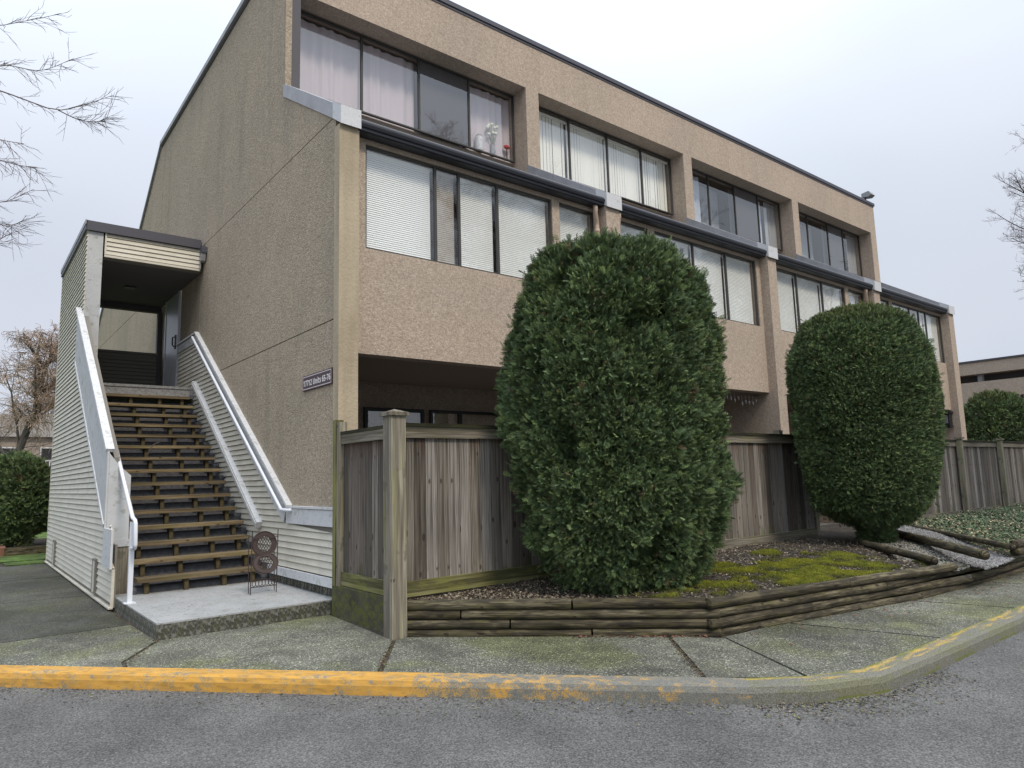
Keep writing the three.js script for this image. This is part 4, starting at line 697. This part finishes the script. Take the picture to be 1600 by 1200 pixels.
{ // leaf litter and wood chips
  const L = [];
  for (let i = 0; i < 17000; i++) { const x = 3.6 + Math.pow(gr(), 1.1) * 7.4, z = lerp(-6.2, front(x) - 0.06, gr()); if (gr() < 0.3 && Math.hypot(x - 5.85, z + 5.2) < 1) continue; const k = 0.5 + gr() * 0.9, t = gr(); const c = t < 0.5 ? [0.085, 0.065, 0.045] : t < 0.85 ? [0.2, 0.165, 0.115] : [0.3, 0.26, 0.2]; L.push({ p: [x, groundY(x, z) + 0.012, z], r: [(gr() - .5) * 1.6, gr() * 6.3, (gr() - .5) * 1.6], s: [0.008 + gr() * 0.016, 0.015, 0.012 + gr() * 0.03], c: c.map(q => q * k) }); }
  scatter('leaf_litter', leafG, inst, L, 'brown fallen leaves and chips on the soil', 'leaves');
  for (let i = 0; i < 420; i++) { const x = 3.7 + gr() * 7, z = lerp(-6.1, front(x) - 0.1, gr()), k = 0.6 + gr(); L.push({ p: [x, groundY(x, z) + 0.03, z], r: [(gr() - .5) * 1.2, gr() * 6.3, (gr() - .5) * 1.2], s: [0.03 + gr() * 0.025, 0.04, 0.045 + gr() * 0.04], c: gr() < 0.3 ? [0.25 * k, 0.13 * k, 0.07 * k] : [0.3 * k, 0.25 * k, 0.18 * k] }); }
  for (let i = 0; i < 700; i++) { const x = 3.7 + gr() * 7, z = lerp(-6.1, front(x) - 0.1, gr()), k = 0.5 + gr() * 0.8; L.push({ p: [x, groundY(x, z) + 0.018, z], r: [(gr() - .5) * 0.3, gr() * 6.3, 0], s: [0.005, 0.01, 0.06 + gr() * 0.16], c: [0.13 * k, 0.1 * k, 0.075 * k] }); }
  const P = []; // fallen leaves on the pavement along the logs
  for (let i = 0; i < 260; i++) { const u = gr(), on = gr() < 0.5; let x, z; if (on) { x = 4.6 + gr() * 0.9; z = front(x) + 0.05 + gr() * 0.1; } else { x = 5.7 + gr() * 7; z = front(x) + 0.06 + gr() * 0.12 * (1 + 6 * gr() * gr()); } const k = 0.5 + gr(); P.push({ p: [x, 0.006, z], r: [(gr() - .5) * 0.8, gr() * 6.3, (gr() - .5) * 0.8], s: [0.012 + gr() * 0.018, 0.02, 0.02 + gr() * 0.025], c: [0.16 * k, 0.075 * k, 0.045 * k] }); }
  for (const [a, b, n] of [[[4.4, -3.36], [5.32, -4.45], 340], [[2.73, -5.2], [3.37, -6.12], 260], [[1.24, -6.9], [1.68, -7.82], 160], [[1.63, -7.9], [1.6, -17], 500], [[3.5, -6.2], [5.6, -4.06], 500]]) for (let i = 0; i < n; i++) { const u = gr(), k = 0.4 + gr(), t = gr(); P.push({ p: [lerp(a[0], b[0], u) + (gr() + gr() - 1) * 0.045, 0.004, lerp(a[1], b[1], u) + (gr() + gr() - 1) * 0.045], r: [(gr() - .5) * 0.7, gr() * 6.3, (gr() - .5) * 0.7], s: [0.005 + gr() * 0.011, 0.012, 0.008 + gr() * 0.016], c: (t < 0.4 ? [0.13, 0.07, 0.045] : t < 0.7 ? [0.08, 0.065, 0.05] : [0.1, 0.11, 0.035]).map(q => q * k) }); }
  scatter('leaf_litter', leafG, inst, P, 'scattered reddish leaf bits lying along the pavement joints and log wall', 'leaves');
}
{ // grit and bits of leaf gathered in the gutter of the road
  const L = [], off = offset(K, 0.2);
  for (let i = 0; i < 2600; i++) { const k = 1 + (gr() * 6 | 0), u = gr(), x0 = lerp(off[k][0], off[k + 1][0], u), z0 = lerp(off[k][1], off[k + 1][1], u); if (x0 > 14) continue; const d = 0.02 + gr() * gr() * 0.5, nx = (off[k + 1][1] - off[k][1]), nz = -(off[k + 1][0] - off[k][0]), l = Math.hypot(nx, nz), q = 0.4 + gr(), t = gr(); L.push({ p: [x0 - nx / l * d, -0.114, z0 - nz / l * d], r: [(gr() - .5), gr() * 6.3, (gr() - .5)], s: [0.006 + gr() * 0.014, 0.012, 0.008 + gr() * 0.02], c: (t < 0.5 ? [0.07, 0.055, 0.04] : t < 0.8 ? [0.18, 0.15, 0.11] : [0.12, 0.13, 0.04]).map(w => w * q) }); }
  scatter('road_grit', leafG, inst, L, 'grit and leaf crumbs gathered on the road along the kerb', 'grit');
}
{ // ivy bank on the right
  const L = [];
  for (let i = 0; i < 52000; i++) {
    const x = 10.8 + gr() * 17, z = lerp(-5.95, front(x) - 0.05, gr()), e = lerp(E3[0][1], E3[1][1], clamp((x - E3[0][0]) / (E3[1][0] - E3[0][0]))); if (x < 14.4 && z < e + 0.04 && x < lerp(E3[1][0], E3[0][0], (z - E3[1][1]) / (E3[0][1] - E3[1][1])) + 0.1) continue;
    const n = perlin.noise(x * 1.8, 2, z * 2.4), dead = gr() < 0.2 - n * 0.25, k = 0.6 + gr() * 0.8 + n * 0.4; const c = dead ? [0.34 * k, 0.28 * k, 0.18 * k] : [0.075 * k, 0.115 * k, 0.058 * k];
    L.push({ p: [x, groundY(x, z) + 0.02 + gr() * 0.09 * (1 + n), z], r: [(gr() - .5) * 1.5 + 0.3, gr() * 6.3, (gr() - .5) * 1.4], s: 0.022 + gr() * 0.028, c });
  }
  scatter('ivy', leafG, inst, L, 'dark green ivy ground cover mixed with pale dead leaves', 'ivy');
}

// ------------------------------------------------------------ clipped shrubs
// one flat fan of scale leaves, 1 unit long, growing along +y
const sprayG = (() => {
  const pos = [], tri = (a, b, c) => pos.push(...a, ...b, ...c), leaf = (x, y, ang, l, w, z) => { const c = Math.cos(ang), s = Math.sin(ang), p = (u, v, q) => [x + u * s + v * c, y + u * c - v * s, z + q]; tri(p(0, 0, 0), p(l * 0.5, w, 0.03), p(l, 0, -0.04)); tri(p(0, 0, 0), p(l, 0, -0.04), p(l * 0.5, -w, 0.03)); };
  leaf(0, 0, 0, 1, 0.035, 0);
  for (let i = 0; i < 6; i++) { const y = 0.1 + i * 0.14, l = 0.5 - Math.abs(i - 1.6) * 0.075; leaf(0, y, 0.7 + i * 0.03, l, 0.042, 0.05 * (i % 2)); leaf(0, y + 0.05, -0.73 - i * 0.03, l, 0.042, -0.05 * (i % 2)); }
  const g = new THREE.BufferGeometry(); g.setAttribute('position', new THREE.Float32BufferAttribute(pos, 3)); g.computeVertexNormals(); return g;
})();
const leafMat = std({ color: 0xffffff, roughness: 0.7 });
const profAt = (prof, y) => { for (let i = 1; i < prof.length; i++) if (y <= prof[i][0]) { const t = (y - prof[i - 1][0]) / (prof[i][0] - prof[i - 1][0]); return lerp(prof[i - 1][1], prof[i][1], t); } return 0; };
function shrub(name, label, [cx, by, cz], prof, o) {
  const t = thing(name, label, 'shrub', [cx, by, cz], o.group), r = rng(o.seed), L = [], ex = o.ex ?? 1, ez = o.ez ?? 1, y0 = prof[0][0], y1 = prof[prof.length - 1][0];
  const lump = (x, y, z) => fbm3(x * o.f + o.seed, y * o.f * 0.8, z * o.f, 3), hole = (x, y, z) => perlin.noise(x * 2.1 + o.seed * 3, y * 1.25, z * 2.1);
  const m4 = new THREE.Matrix4(), Y = new THREE.Vector3(), X = new THREE.Vector3(), Z = new THREE.Vector3(), nrm = new THREE.Vector3();
  const H = []; { let acc = 0; for (let i = 0; i < 200; i++) { const y = lerp(y0, y1, i / 199), e = 0.01, rr = profAt(prof, y), d = (profAt(prof, Math.min(y + e, y1)) - profAt(prof, Math.max(y - e, y0))) / (2 * e); acc += Math.max(rr, 0.05) * Math.hypot(1, d); H.push([acc, y]); } }
  for (let i = 0; i < o.n; i++) {
    const q = r() * H[199][0]; let k = 0; { let a = 0, b = 199; while (a < b) { const m = (a + b) >> 1; H[m][0] < q ? a = m + 1 : b = m; } k = a; }
    const y = H[k][1] + (r() - 0.5) * (y1 - y0) / 200, th = r() * 2 * Math.PI, rad = profAt(prof, clamp(y, y0, y1)), e = 0.02;
    const slope = (profAt(prof, Math.min(y + e, y1)) - profAt(prof, Math.max(y - e, y0))) / (2 * e);
    let lb = 0; for (const [lt, ly, la, ls] of o.lobes ?? []) { const dt = Math.atan2(Math.sin(th - lt), Math.cos(th - lt)) * rad; lb += la * Math.exp(-(dt * dt + (y - ly) ** 2) / (ls * ls)); }
    let x = Math.cos(th) * rad * ex, z = Math.sin(th) * rad * ez;
    nrm.set(Math.cos(th) / ex, clamp(-slope, -1.2, 4), Math.sin(th) / ez).normalize();
    const lu = lump(x, y, z), ho = hole(x, y, z), dep = Math.pow(r(), 1.6) * o.deep, inw = lb + (lu - 0.08) * o.lump - dep - (ho < -(o.cut ?? 0.3) ? (-(o.cut ?? 0.3) - ho) * o.hole : 0) + (r() < (o.stray ?? 0.012) ? 0.03 + r() * 0.07 : 0);
    X.set(x, y, z).addScaledVector(nrm, inw);
    if (X.y < y0) X.y = y0;
    const p = X.clone();
    Y.copy(nrm).multiplyScalar(0.8).add(Z.set((r() - .5) * 1.5, 0.34 + (r() - .5) * 1.4, (r() - .5) * 1.5)).normalize();
    Z.set(r() - .5, r() - .5, r() - .5).cross(Y).normalize(); const Xa = Y.clone().cross(Z), s = o.size * (0.7 + r() * 0.6);
    m4.makeBasis(Xa.multiplyScalar(s), Y.clone().multiplyScalar(s), Z.clone().multiplyScalar(s)); m4.setPosition(p);
    const v = (0.6 + r() * 0.8) * (1 + perlin.noise(x * 1.2 + 9, y * 1.2, z * 1.2) * 0.18), tip = Math.pow(r(), 1.7), top = o.top ? sstep(y1 - o.top, y1, y) * r() : 0; let c;
    if (r() < 0.01 + (perlin.noise(x * 2.6 + 40, y * 2, z * 2.6) > 0.5 ? 0.1 : 0)) c = [0.16 * v, 0.12 * v, 0.06 * v]; else { c = [lerp(0.075, 0.165, tip) * v, lerp(0.122, 0.23, tip) * v, lerp(0.054, 0.075, tip) * v]; if (top) c = [lerp(c[0], 0.115, top), lerp(c[1], 0.115, top), lerp(c[2], 0.025, top)]; }
    L.push({ mat: m4.clone(), c });
  }
  scatter('foliage', sprayG, leafMat, L, null, null, t);
  // dark twiggy inside
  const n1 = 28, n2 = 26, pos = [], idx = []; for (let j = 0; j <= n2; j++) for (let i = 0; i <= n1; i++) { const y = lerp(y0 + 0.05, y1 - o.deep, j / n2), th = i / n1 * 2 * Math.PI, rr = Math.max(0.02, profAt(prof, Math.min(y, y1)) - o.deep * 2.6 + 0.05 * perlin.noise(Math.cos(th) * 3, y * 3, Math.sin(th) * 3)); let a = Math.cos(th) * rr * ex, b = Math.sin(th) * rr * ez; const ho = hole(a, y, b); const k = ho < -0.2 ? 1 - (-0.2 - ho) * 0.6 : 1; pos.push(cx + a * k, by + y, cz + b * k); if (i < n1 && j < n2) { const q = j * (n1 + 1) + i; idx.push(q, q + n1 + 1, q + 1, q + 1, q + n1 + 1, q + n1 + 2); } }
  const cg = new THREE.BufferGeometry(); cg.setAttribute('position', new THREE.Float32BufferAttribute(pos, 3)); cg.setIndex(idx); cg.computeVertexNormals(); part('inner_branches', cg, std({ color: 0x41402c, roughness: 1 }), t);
  const tr = []; for (let k = 0; k < (o.stems ?? 4); k++) tr.push(tube([[cx + (r() - .5) * 0.2, by - 0.05, cz + (r() - .5) * 0.2], [cx + (r() - .5) * 0.3, by + 0.5, cz + (r() - .5) * 0.3]], 0.05, 0.04, 7)); part('trunk', tr, M.bark, t);
  return t;
}
shrub('clipped_cedar', 'largest clipped cedar shrub, in front of the fence behind the log wall corner', [5.76, 0.3, -5.3], [[0.02, 0.6], [0.18, 0.82], [0.5, 1.0], [1.05, 1.12], [1.6, 1.16], [2.0, 1.15], [2.6, 1.12], [3.1, 1.05], [3.38, 0.97], [3.56, 0.83], [3.67, 0.58], [3.72, 0.0]], { seed: 21, n: 105000, size: 0.09, lobes: [[0.67, 1.0, 0.16, 0.25], [3.9, 2.3, 0.1, 0.4], [3.75, 1.9, 0.12, 0.3]], lump: 0.26, f: 3.2, deep: 0.16, hole: 1.2, cut: 0.24, stray: 0.03, ex: 1.05, ez: 0.88, group: 'clipped cedar shrubs' });
shrub('clipped_cedar', 'smooth rounded cedar shrub on a narrow foot beside the gravel strip', [11.16, 0.36, -5.1], [[0.0, 0.22], [0.22, 0.27], [0.38, 0.6], [0.6, 0.87], [1.0, 0.99], [1.45, 1.06], [2.0, 1.11], [2.5, 1.11], [2.9, 1.06], [3.2, 0.96], [3.4, 0.82], [3.55, 0.58], [3.64, 0.0]], { seed: 33, n: 80000, size: 0.075, lump: 0.12, f: 2.0, deep: 0.12, hole: 0.35, ex: 1.04, ez: 0.9, top: 0.5, group: 'clipped cedar shrubs' });
shrub('clipped_cedar', 'trimmed cedar shrub behind the far right fence before the neighbouring building', [30.2, 0.2, -9.0], [[0.0, 0.9], [1.6, 1.15], [2.6, 1.1], [3.3, 0.95], [3.75, 0.6], [3.9, 0.0]], { seed: 45, n: 9000, size: 0.2, lump: 0.2, f: 1.5, deep: 0.2, hole: 0.4, top: 0.6, group: 'clipped cedar shrubs' });
shrub('clipped_cedar', 'dark cedar shrub in a raised planter left of the stair tower', [1.32, 0.2, -21.3], [[0.0, 0.2], [0.22, 0.3], [0.5, 0.6], [1.0, 0.72], [1.6, 0.64], [2.0, 0.45], [2.2, 0.0]], { seed: 57, n: 9000, size: 0.15, lump: 0.18, f: 2.0, deep: 0.14, hole: 0.4, group: 'clipped cedar shrubs' });

// ------------------------------------------------------------ left garden and far things
{
  const lawn = PY([[-30, -18.6], [1.9, -18.6], [1.9, -18.4], [3.3, -18.3], [3.3, -60], [-30, -60]], -0.05, 0.012); tagTop(part('lawn', lawn, M.lawn, scene), 'lawn', null, null, null, 'structure');
  tagTop(part('lawn', PY([[0.9, -18.3], [1.62, -18.3], [1.62, -17.62], [0.94, -17.62]], -0.05, 0.02), M.lawn, scene), 'lawn', null, null, null, 'structure');
  const t = thing('raised_planter', 'low timber and brick edged planter under the dark cedar left of the stairs', 'planter', [1.4, 0, -21]);
  part('front_board', B(1.02, 2.6, 0.0, 0.19, -20.3, -20.24, true), M.log, t); part('side_edging', [bar([1.0, 0.1, -20.3], [1.12, 0.1, -24.4], 0.1, 0.2)], std({ color: 0x7d5546, roughness: 0.95 }), t); part('soil', PY([[1.05, -20.3], [2.6, -20.3], [2.6, -24], [1.15, -24]], 0.0, 0.16), M.soil, t);
}
shrub('low_bush', 'small bright green bush at the left edge behind the planter', [0.75, 0.0, -23.5], [[0, 0.35], [0.5, 0.55], [1.2, 0.5], [1.6, 0.0]], { seed: 63, n: 3500, size: 0.14, lump: 0.2, f: 2, deep: 0.14, hole: 0.4, top: 1.4 });
shrub('low_bush', 'dark evergreen bush beneath the weeping tree left of the stairs', [3.6, 0.0, -31], [[0, 0.8], [0.8, 1.1], [1.5, 0.9], [2.0, 0.0]], { seed: 69, n: 7000, size: 0.24, lump: 0.5, f: 1.4, deep: 0.3, hole: 0.8 });

// bare trees
function grow(p, d, len, r, lev, o, out, R) {
  const n = lev === 0 ? 7 : 5, P = [p.clone()], q = p.clone(), dir = d.clone(), kids = [];
  for (let i = 1; i <= n; i++) {
    dir.add(new THREE.Vector3((R() - .5) * o.wob, (R() - .5) * o.wob + (lev > 0 ? o.up[Math.min(lev, o.up.length - 1)] : 0.02), (R() - .5) * o.wob)).normalize();
    q.addScaledVector(dir, len / n); P.push(q.clone());
    if (i >= (lev === 0 ? o.first : 1)) kids.push([q.clone(), dir.clone(), 1 - i / n * 0.45]);
  }
  const r1 = r * (lev === 0 ? 0.5 : 0.4); out[lev < 1 ? 0 : lev < 3 ? 1 : 2].push(tube(P, r, Math.max(r1, o.min), lev === 0 ? 9 : lev < 2 ? 6 : lev < 3 ? 4 : 3));
  if (lev >= o.levels) return;
  for (const [kp, kd, f] of kids) {
    const m = o.kids[lev]; for (let k = 0; k < m || (k === m && R() < o.kids[lev] % 1); k++) {
      if (k >= m) break;
      const side = new THREE.Vector3(R() - .5, (R() - .4) * 0.7, R() - .5).normalize(), nd = kd.clone().multiplyScalar(o.fwd).addScaledVector(side, 1).normalize();
      grow(kp, nd, len * o.ratio[lev] * f * (0.7 + R() * 0.6), r1 * (0.62 + R() * 0.25), lev + 1, o, out, R);
    }
  }
}
function bareTree(name, label, pos, o, mats) {
  const t = thing(name, label, 'tree', pos, o.group), out = [[], [], []], R = rng(o.seed); grow(new THREE.Vector3(...pos), new THREE.Vector3(...(o.dir ?? [0.03, 1, 0.02])), o.h, o.r, 0, o, out, R);
  part('trunk', out[0], mats[0], t); part('limbs', out[1], mats[1], t); part('twigs', out[2], mats[2], t); return t;
}
const rightTree = bareTree('bare_tree', 'tall bare winter tree reaching in at the right edge against the sky', [39.5, -0.1, -7.3], { seed: 5, h: 12.9, r: 0.24, wob: 0.2, up: [0, 0.09, 0.05, 0.02], levels: 4, first: 3, kids: [4, 3, 2, 2], ratio: [0.52, 0.55, 0.55, 0.5], fwd: 0.7, min: 0.006, group: 'bare trees along the street' }, [M.bark, M.bark, M.twig]);
[['bare street tree across the road, nearer one mirrored in the windows', [17.5, -0.1, 4.8], 1.1], ['bare street tree across the road, further one mirrored in the windows', [32, -0.1, 4], 2.7]].forEach(([l, p, a]) => { const c = rightTree.clone(); c.name = numbered('bare_tree'); c.position.set(...p); c.rotation.y = a; c.userData.label = l; scene.add(c); });
{ // tree whose branches hang in at the upper left
  const t = thing('bare_tree', 'bare tree at the left whose drooping twigs hang into the sky beside the stair roof', 'tree', [-1.9, 0, -15.8], 'bare trees along the street'), R = rng(88), V = (a) => new THREE.Vector3(...a);
  part('trunk', [tube([[-1.9, 0, -15.8], [-1.85, 2.5, -15.7], [-1.95, 5, -15.6], [-1.8, 8, -15.4], [-1.7, 10.6, -15.2]], 0.2, 0.08, 9)], M.bark, t);
  const limbs = [
    [[-1.8, 7.6, -15.4], [-1.1, 8.1, -14.2], [-0.2, 7.98, -13.4], [0.37, 7.69, -12.86], [0.94, 7.44, -12.45], [1.25, 7.51, -12.19], [1.62, 7.66, -11.89]],
    [[0.94, 7.44, -12.45], [1.2, 7.3, -12.3], [1.44, 7.24, -12.08], [1.56, 7.3, -11.98]],
    [[-1.85, 6.6, -15.5], [-1.0, 7.4, -14.4], [-0.3, 7.3, -13.6], [0.25, 7.0, -13.07], [0.55, 6.95, -12.9]],
    [[-0.3, 7.3, -13.6], [0.1, 6.8, -13.3], [0.45, 6.62, -13.0], [0.74, 6.56, -12.8]],
    [[-1.9, 5.8, -15.6], [-1.0, 6.6, -14.5], [-0.3, 6.4, -13.8], [0.3, 6.02, -13.2], [0.72, 6.2, -12.8]],
    [[-0.3, 6.4, -13.8], [0.1, 5.9, -13.4], [0.42, 5.62, -13.1], [0.64, 5.74, -12.97]],
    [[-1.9, 5.2, -15.6], [-1.0, 5.9, -14.6], [-0.2, 5.6, -13.8], [0.2, 5.36, -13.4], [0.44, 5.52, -13.2]],
    [[-0.2, 7.98, -13.4], [0.2, 8.2, -13], [0.7, 8.1, -12.6], [1.1, 8.3, -12.3]], [[-1.1, 8.1, -14.2], [-0.5, 8.8, -13.6], [0.2, 8.9, -13], [0.9, 9.1, -12.5]],
  ];
  const G = [], Tw = [];
  limbs.forEach((l, i) => {
    const c = new THREE.CatmullRomCurve3(l.map(V)), P = c.getPoints(16), long = l.length > 4; G.push(tube(P, long ? 0.017 : 0.009, 0.003, 5));
    const n = 40; for (let k = 6; k < n; k++) {
      const u = k / n, p = c.getPoint(u), d = c.getTangent(u).multiplyScalar(0.7).add(new THREE.Vector3((R() - .45) * 1.3, (R() - .5) * 1.5, (R() - .5) * 1.3)).normalize(); let q = p.clone(); const len = 0.12 + R() * 0.34, Q = [q.clone()];
      for (let s = 0; s < 4; s++) { d.y -= 0.13 - s * 0.05; d.x += (R() - .5) * 0.25; d.normalize(); q = q.clone().addScaledVector(d, len / 4); Q.push(q); if (R() < 0.75) { const e = d.clone().add(new THREE.Vector3((R() - .5) * 1.3, (R() - .5) * 1.2, (R() - .5) * 1.3)).normalize(), w = q.clone().addScaledVector(e, len * 0.24); Tw.push(tube([q, w, w.clone().addScaledVector(e.add(V([0, 0.1, 0])), len * 0.2)], 0.0032, 0.0016, 3)); } }
      Tw.push(tube(Q, 0.0042, 0.0018, 3));
    }
  });
  part('limbs', G, M.twig, t); part('twigs', Tw, M.twig, t);
}
bareTree('weeping_tree', 'twisted weeping tree with reddish twigs behind the garden on the left', [2.15, 0, -33.5], { seed: 19, h: 6.4, r: 0.17, wob: 0.6, up: [0, 0.12, -0.02, -0.14, -0.2], levels: 4, first: 3, kids: [3, 2, 2, 1], ratio: [0.55, 0.66, 0.62, 0.6], fwd: 0.6, min: 0.009 }, [M.bark, M.bark, M.twigRed]);
{ // far house with a white balcony
  const t = thing('far_house', 'distant low house with a white balcony railing behind the weeping tree', 'house', [2, 0, -75]);
  part('wall', B(-8, 9, 0, 6.3, -80, -75), std({ color: 0x8d8176 }), t); part('roof', PX([[-74.6, 6.2], [-77.5, 8.4], [-80.4, 6.2]], -8.5, 9.5), std({ color: 0x6a655f }), t);
  for (let x = -6.4; x < 8; x += 3.1) { const w = part('window', B(x, x + 1.5, 3.4, 5.2, -75.02, -74.96), M.black, t); part('frame', [B(x - 0.08, x, 3.3, 5.3, -75, -74.94), B(x + 1.5, x + 1.58, 3.3, 5.3, -75, -74.94), B(x - 0.08, x + 1.58, 5.2, 5.3, -74.98, -74.93), B(x - 0.08, x + 1.58, 3.3, 3.4, -74.98, -74.93)], M.paint, w); }
  part('balcony_floor', B(-7, 8, 2.7, 2.95, -75, -73.4), M.paint, t); const b = []; for (let x = -7; x <= 8; x += 0.3) b.push(B(x, x + 0.09, 2.95, 4.0, -73.5, -73.44)); part('balcony_railing', [...b, B(-7, 8.1, 4.0, 4.12, -73.52, -73.42)], M.paint, t, { kind: 'stuff' });
}
{ // neighbouring building on the right
  const t = thing('neighbouring_building', 'lower beige stucco building at the far right with a dark recessed band', 'building', [38, 0, -8]);
  part('lower_wall', B(38, 46, 0, 5.38, -24, -10.3), M.facade, t); part('lower_wall', B(38, 46, 4.6, 5.38, -10.3, 6), M.facade, t); part('lower_wall', B(38.3, 46, 0, 4.6, -10.3, 6), M.facade, t);
  part('recessed_band', B(38.8, 46, 5.381, 5.76, -24, 6), M.soffitDark, t); part('upper_wall', B(38, 46, 5.76, 6.34, -24, 6), M.facade, t); part('roof_coping', B(37.95, 46, 6.34, 6.42, -24, 6), M.fascia, t);
  const d = part('garage_door', B(38.22, 38.3, 0, 4.58, -10.25, -6), M.paint, t); part('door_seam', [1.1, 2.2, 3.3].map(y => B(38.21, 38.22, y, y + 0.03, -10.25, -6)), M.frameAlu, d);
  const v = thing('roof_vent', 'small capped metal vent on the ledge of the neighbouring building', 'vent', [38.4, 5.38, -11.9]); const c = new THREE.CylinderGeometry(0.14, 0.14, 0.36, 12); c.translate(38.4, 5.56, -11.9); const c2 = new THREE.CylinderGeometry(0.22, 0.3, 0.1, 14); c2.translate(38.4, 5.8, -11.9); part('pipe', c, M.flash, v); part('vent_cap', c2, M.paint, v);
}
{ // roof floodlight
  const t = thing('roof_floodlight', 'small grey floodlight standing at the right end of the roof edge', 'floodlight', [23.2, 10.25, -9.9]);
  part('stem', tube([[23.2, 10.25, -9.9], [23.2, 10.4, -9.9]], 0.025, 0.025, 7), M.fascia, t);
  part('lamp_head', [PX([[-9.98, 10.4], [-9.98, 10.52], [-9.74, 10.55], [-9.66, 10.42], [-9.76, 10.36]], 23.1, 23.38)], M.frameAlu, t);
}
{ // patio lights and lantern
  const t = thing('icicle_lights', 'string of small white icicle lights under the second storey beside the big cedar', 'string lights', [12.7, 3.1, -8.3]);
  part('wire', tube([[11.7, 3.1, -8.3], [12.4, 3.06, -8.3], [13.0, 3.1, -8.3], [13.38, 3.07, -8.3]], 0.008, 0.008, 5), M.black, t);
  const r = rng(4); for (let k = 0; k < 12; k++) { const x = 11.85 + k * 0.13, y = 3.03 - r() * 0.12; part('bulb', [tube([[x, 3.09, -8.3], [x, y, -8.3]], 0.004, 0.004, 4), tube([[x, y, -8.3], [x + 0.02, y - 0.07, -8.3]], 0.02, 0.006, 6)], M.paint, t); }
  const l = thing('wall_lantern', 'dark lantern on the last wing wall above the right fence', 'lantern', [23.1, 2.6, -8.1]);
  part('lantern_body', [B(22.98, 23.2, 2.66, 3.02, -8.25, -8.05), B(22.95, 23.22, 3.02, 3.08, -8.29, -8.01), B(22.96, 23.2, 2.6, 2.66, -8.27, -8.03)], M.black, l); part('lantern_pane', B(22.97, 22.98, 2.72, 2.96, -8.21, -8.09), M.frameAlu, l);
}
{ // on the sill of the first top-storey window
  const j = thing('white_canister', 'white rounded canister behind the top-storey window pane by the flowers', 'canister', [7.62, 7.78, -10.33]); const c = new THREE.LatheGeometry([[0, 0], [0.07, 0], [0.085, 0.03], [0.085, 0.27], [0.07, 0.31], [0, 0.32]].map(p => new THREE.Vector2(...p)), 20); c.translate(7.62, 7.78, -10.34); part('body', c, M.paint, j); part('lid', (() => { const g = new THREE.CylinderGeometry(0.06, 0.075, 0.03, 18); g.translate(7.62, 8.11, -10.34); return g; })(), M.frameAlu, j);
  const f = thing('flower_vase', 'glass vase of pale flowers behind the top-storey window pane', 'vase', [7.95, 7.78, -10.33]); const v = new THREE.LatheGeometry([[0.03, 0], [0.06, 0.08], [0.04, 0.2], [0.05, 0.24]].map(p => new THREE.Vector2(...p)), 16); v.translate(7.95, 7.78, -10.34); part('vase', v, M.frameAlu, f);
  const r = rng(8), st = [], fl = []; for (let k = 0; k < 9; k++) { const x = 7.95 + (r() - .5) * 0.26, y = 8.2 + r() * 0.32; st.push(tube([[7.95, 8.0, -10.34], [lerp(7.95, x, 0.6), 8.12, -10.34], [x, y, -10.32 - r() * 0.03]], 0.005, 0.004, 4)); const g = new THREE.IcosahedronGeometry(0.035, 1); g.translate(x, y, -10.33); fl.push(boxUV(g)); } part('stems', st, std({ color: 0x58703c }), f); part('blossoms', fl, std({ color: 0xd9e2cf }), f);
  const k = thing('red_ornament', 'small red ornament in the corner of the top-storey window', 'ornament', [8.3, 7.78, -10.33]); part('stand', tube([[8.3, 7.78, -10.33], [8.3, 8.04, -10.33]], 0.012, 0.012, 6), M.black, k); const o = new THREE.SphereGeometry(0.07, 14, 10); o.scale(1.1, 0.6, 0.6); o.translate(8.3, 8.07, -10.33); part('red_top', o, std({ color: 0xb8383a }), k);
}
scene.traverse(o => { if (o.isMesh) { o.castShadow = true; o.receiveShadow = true; } });
renderer.render(scene, camera);
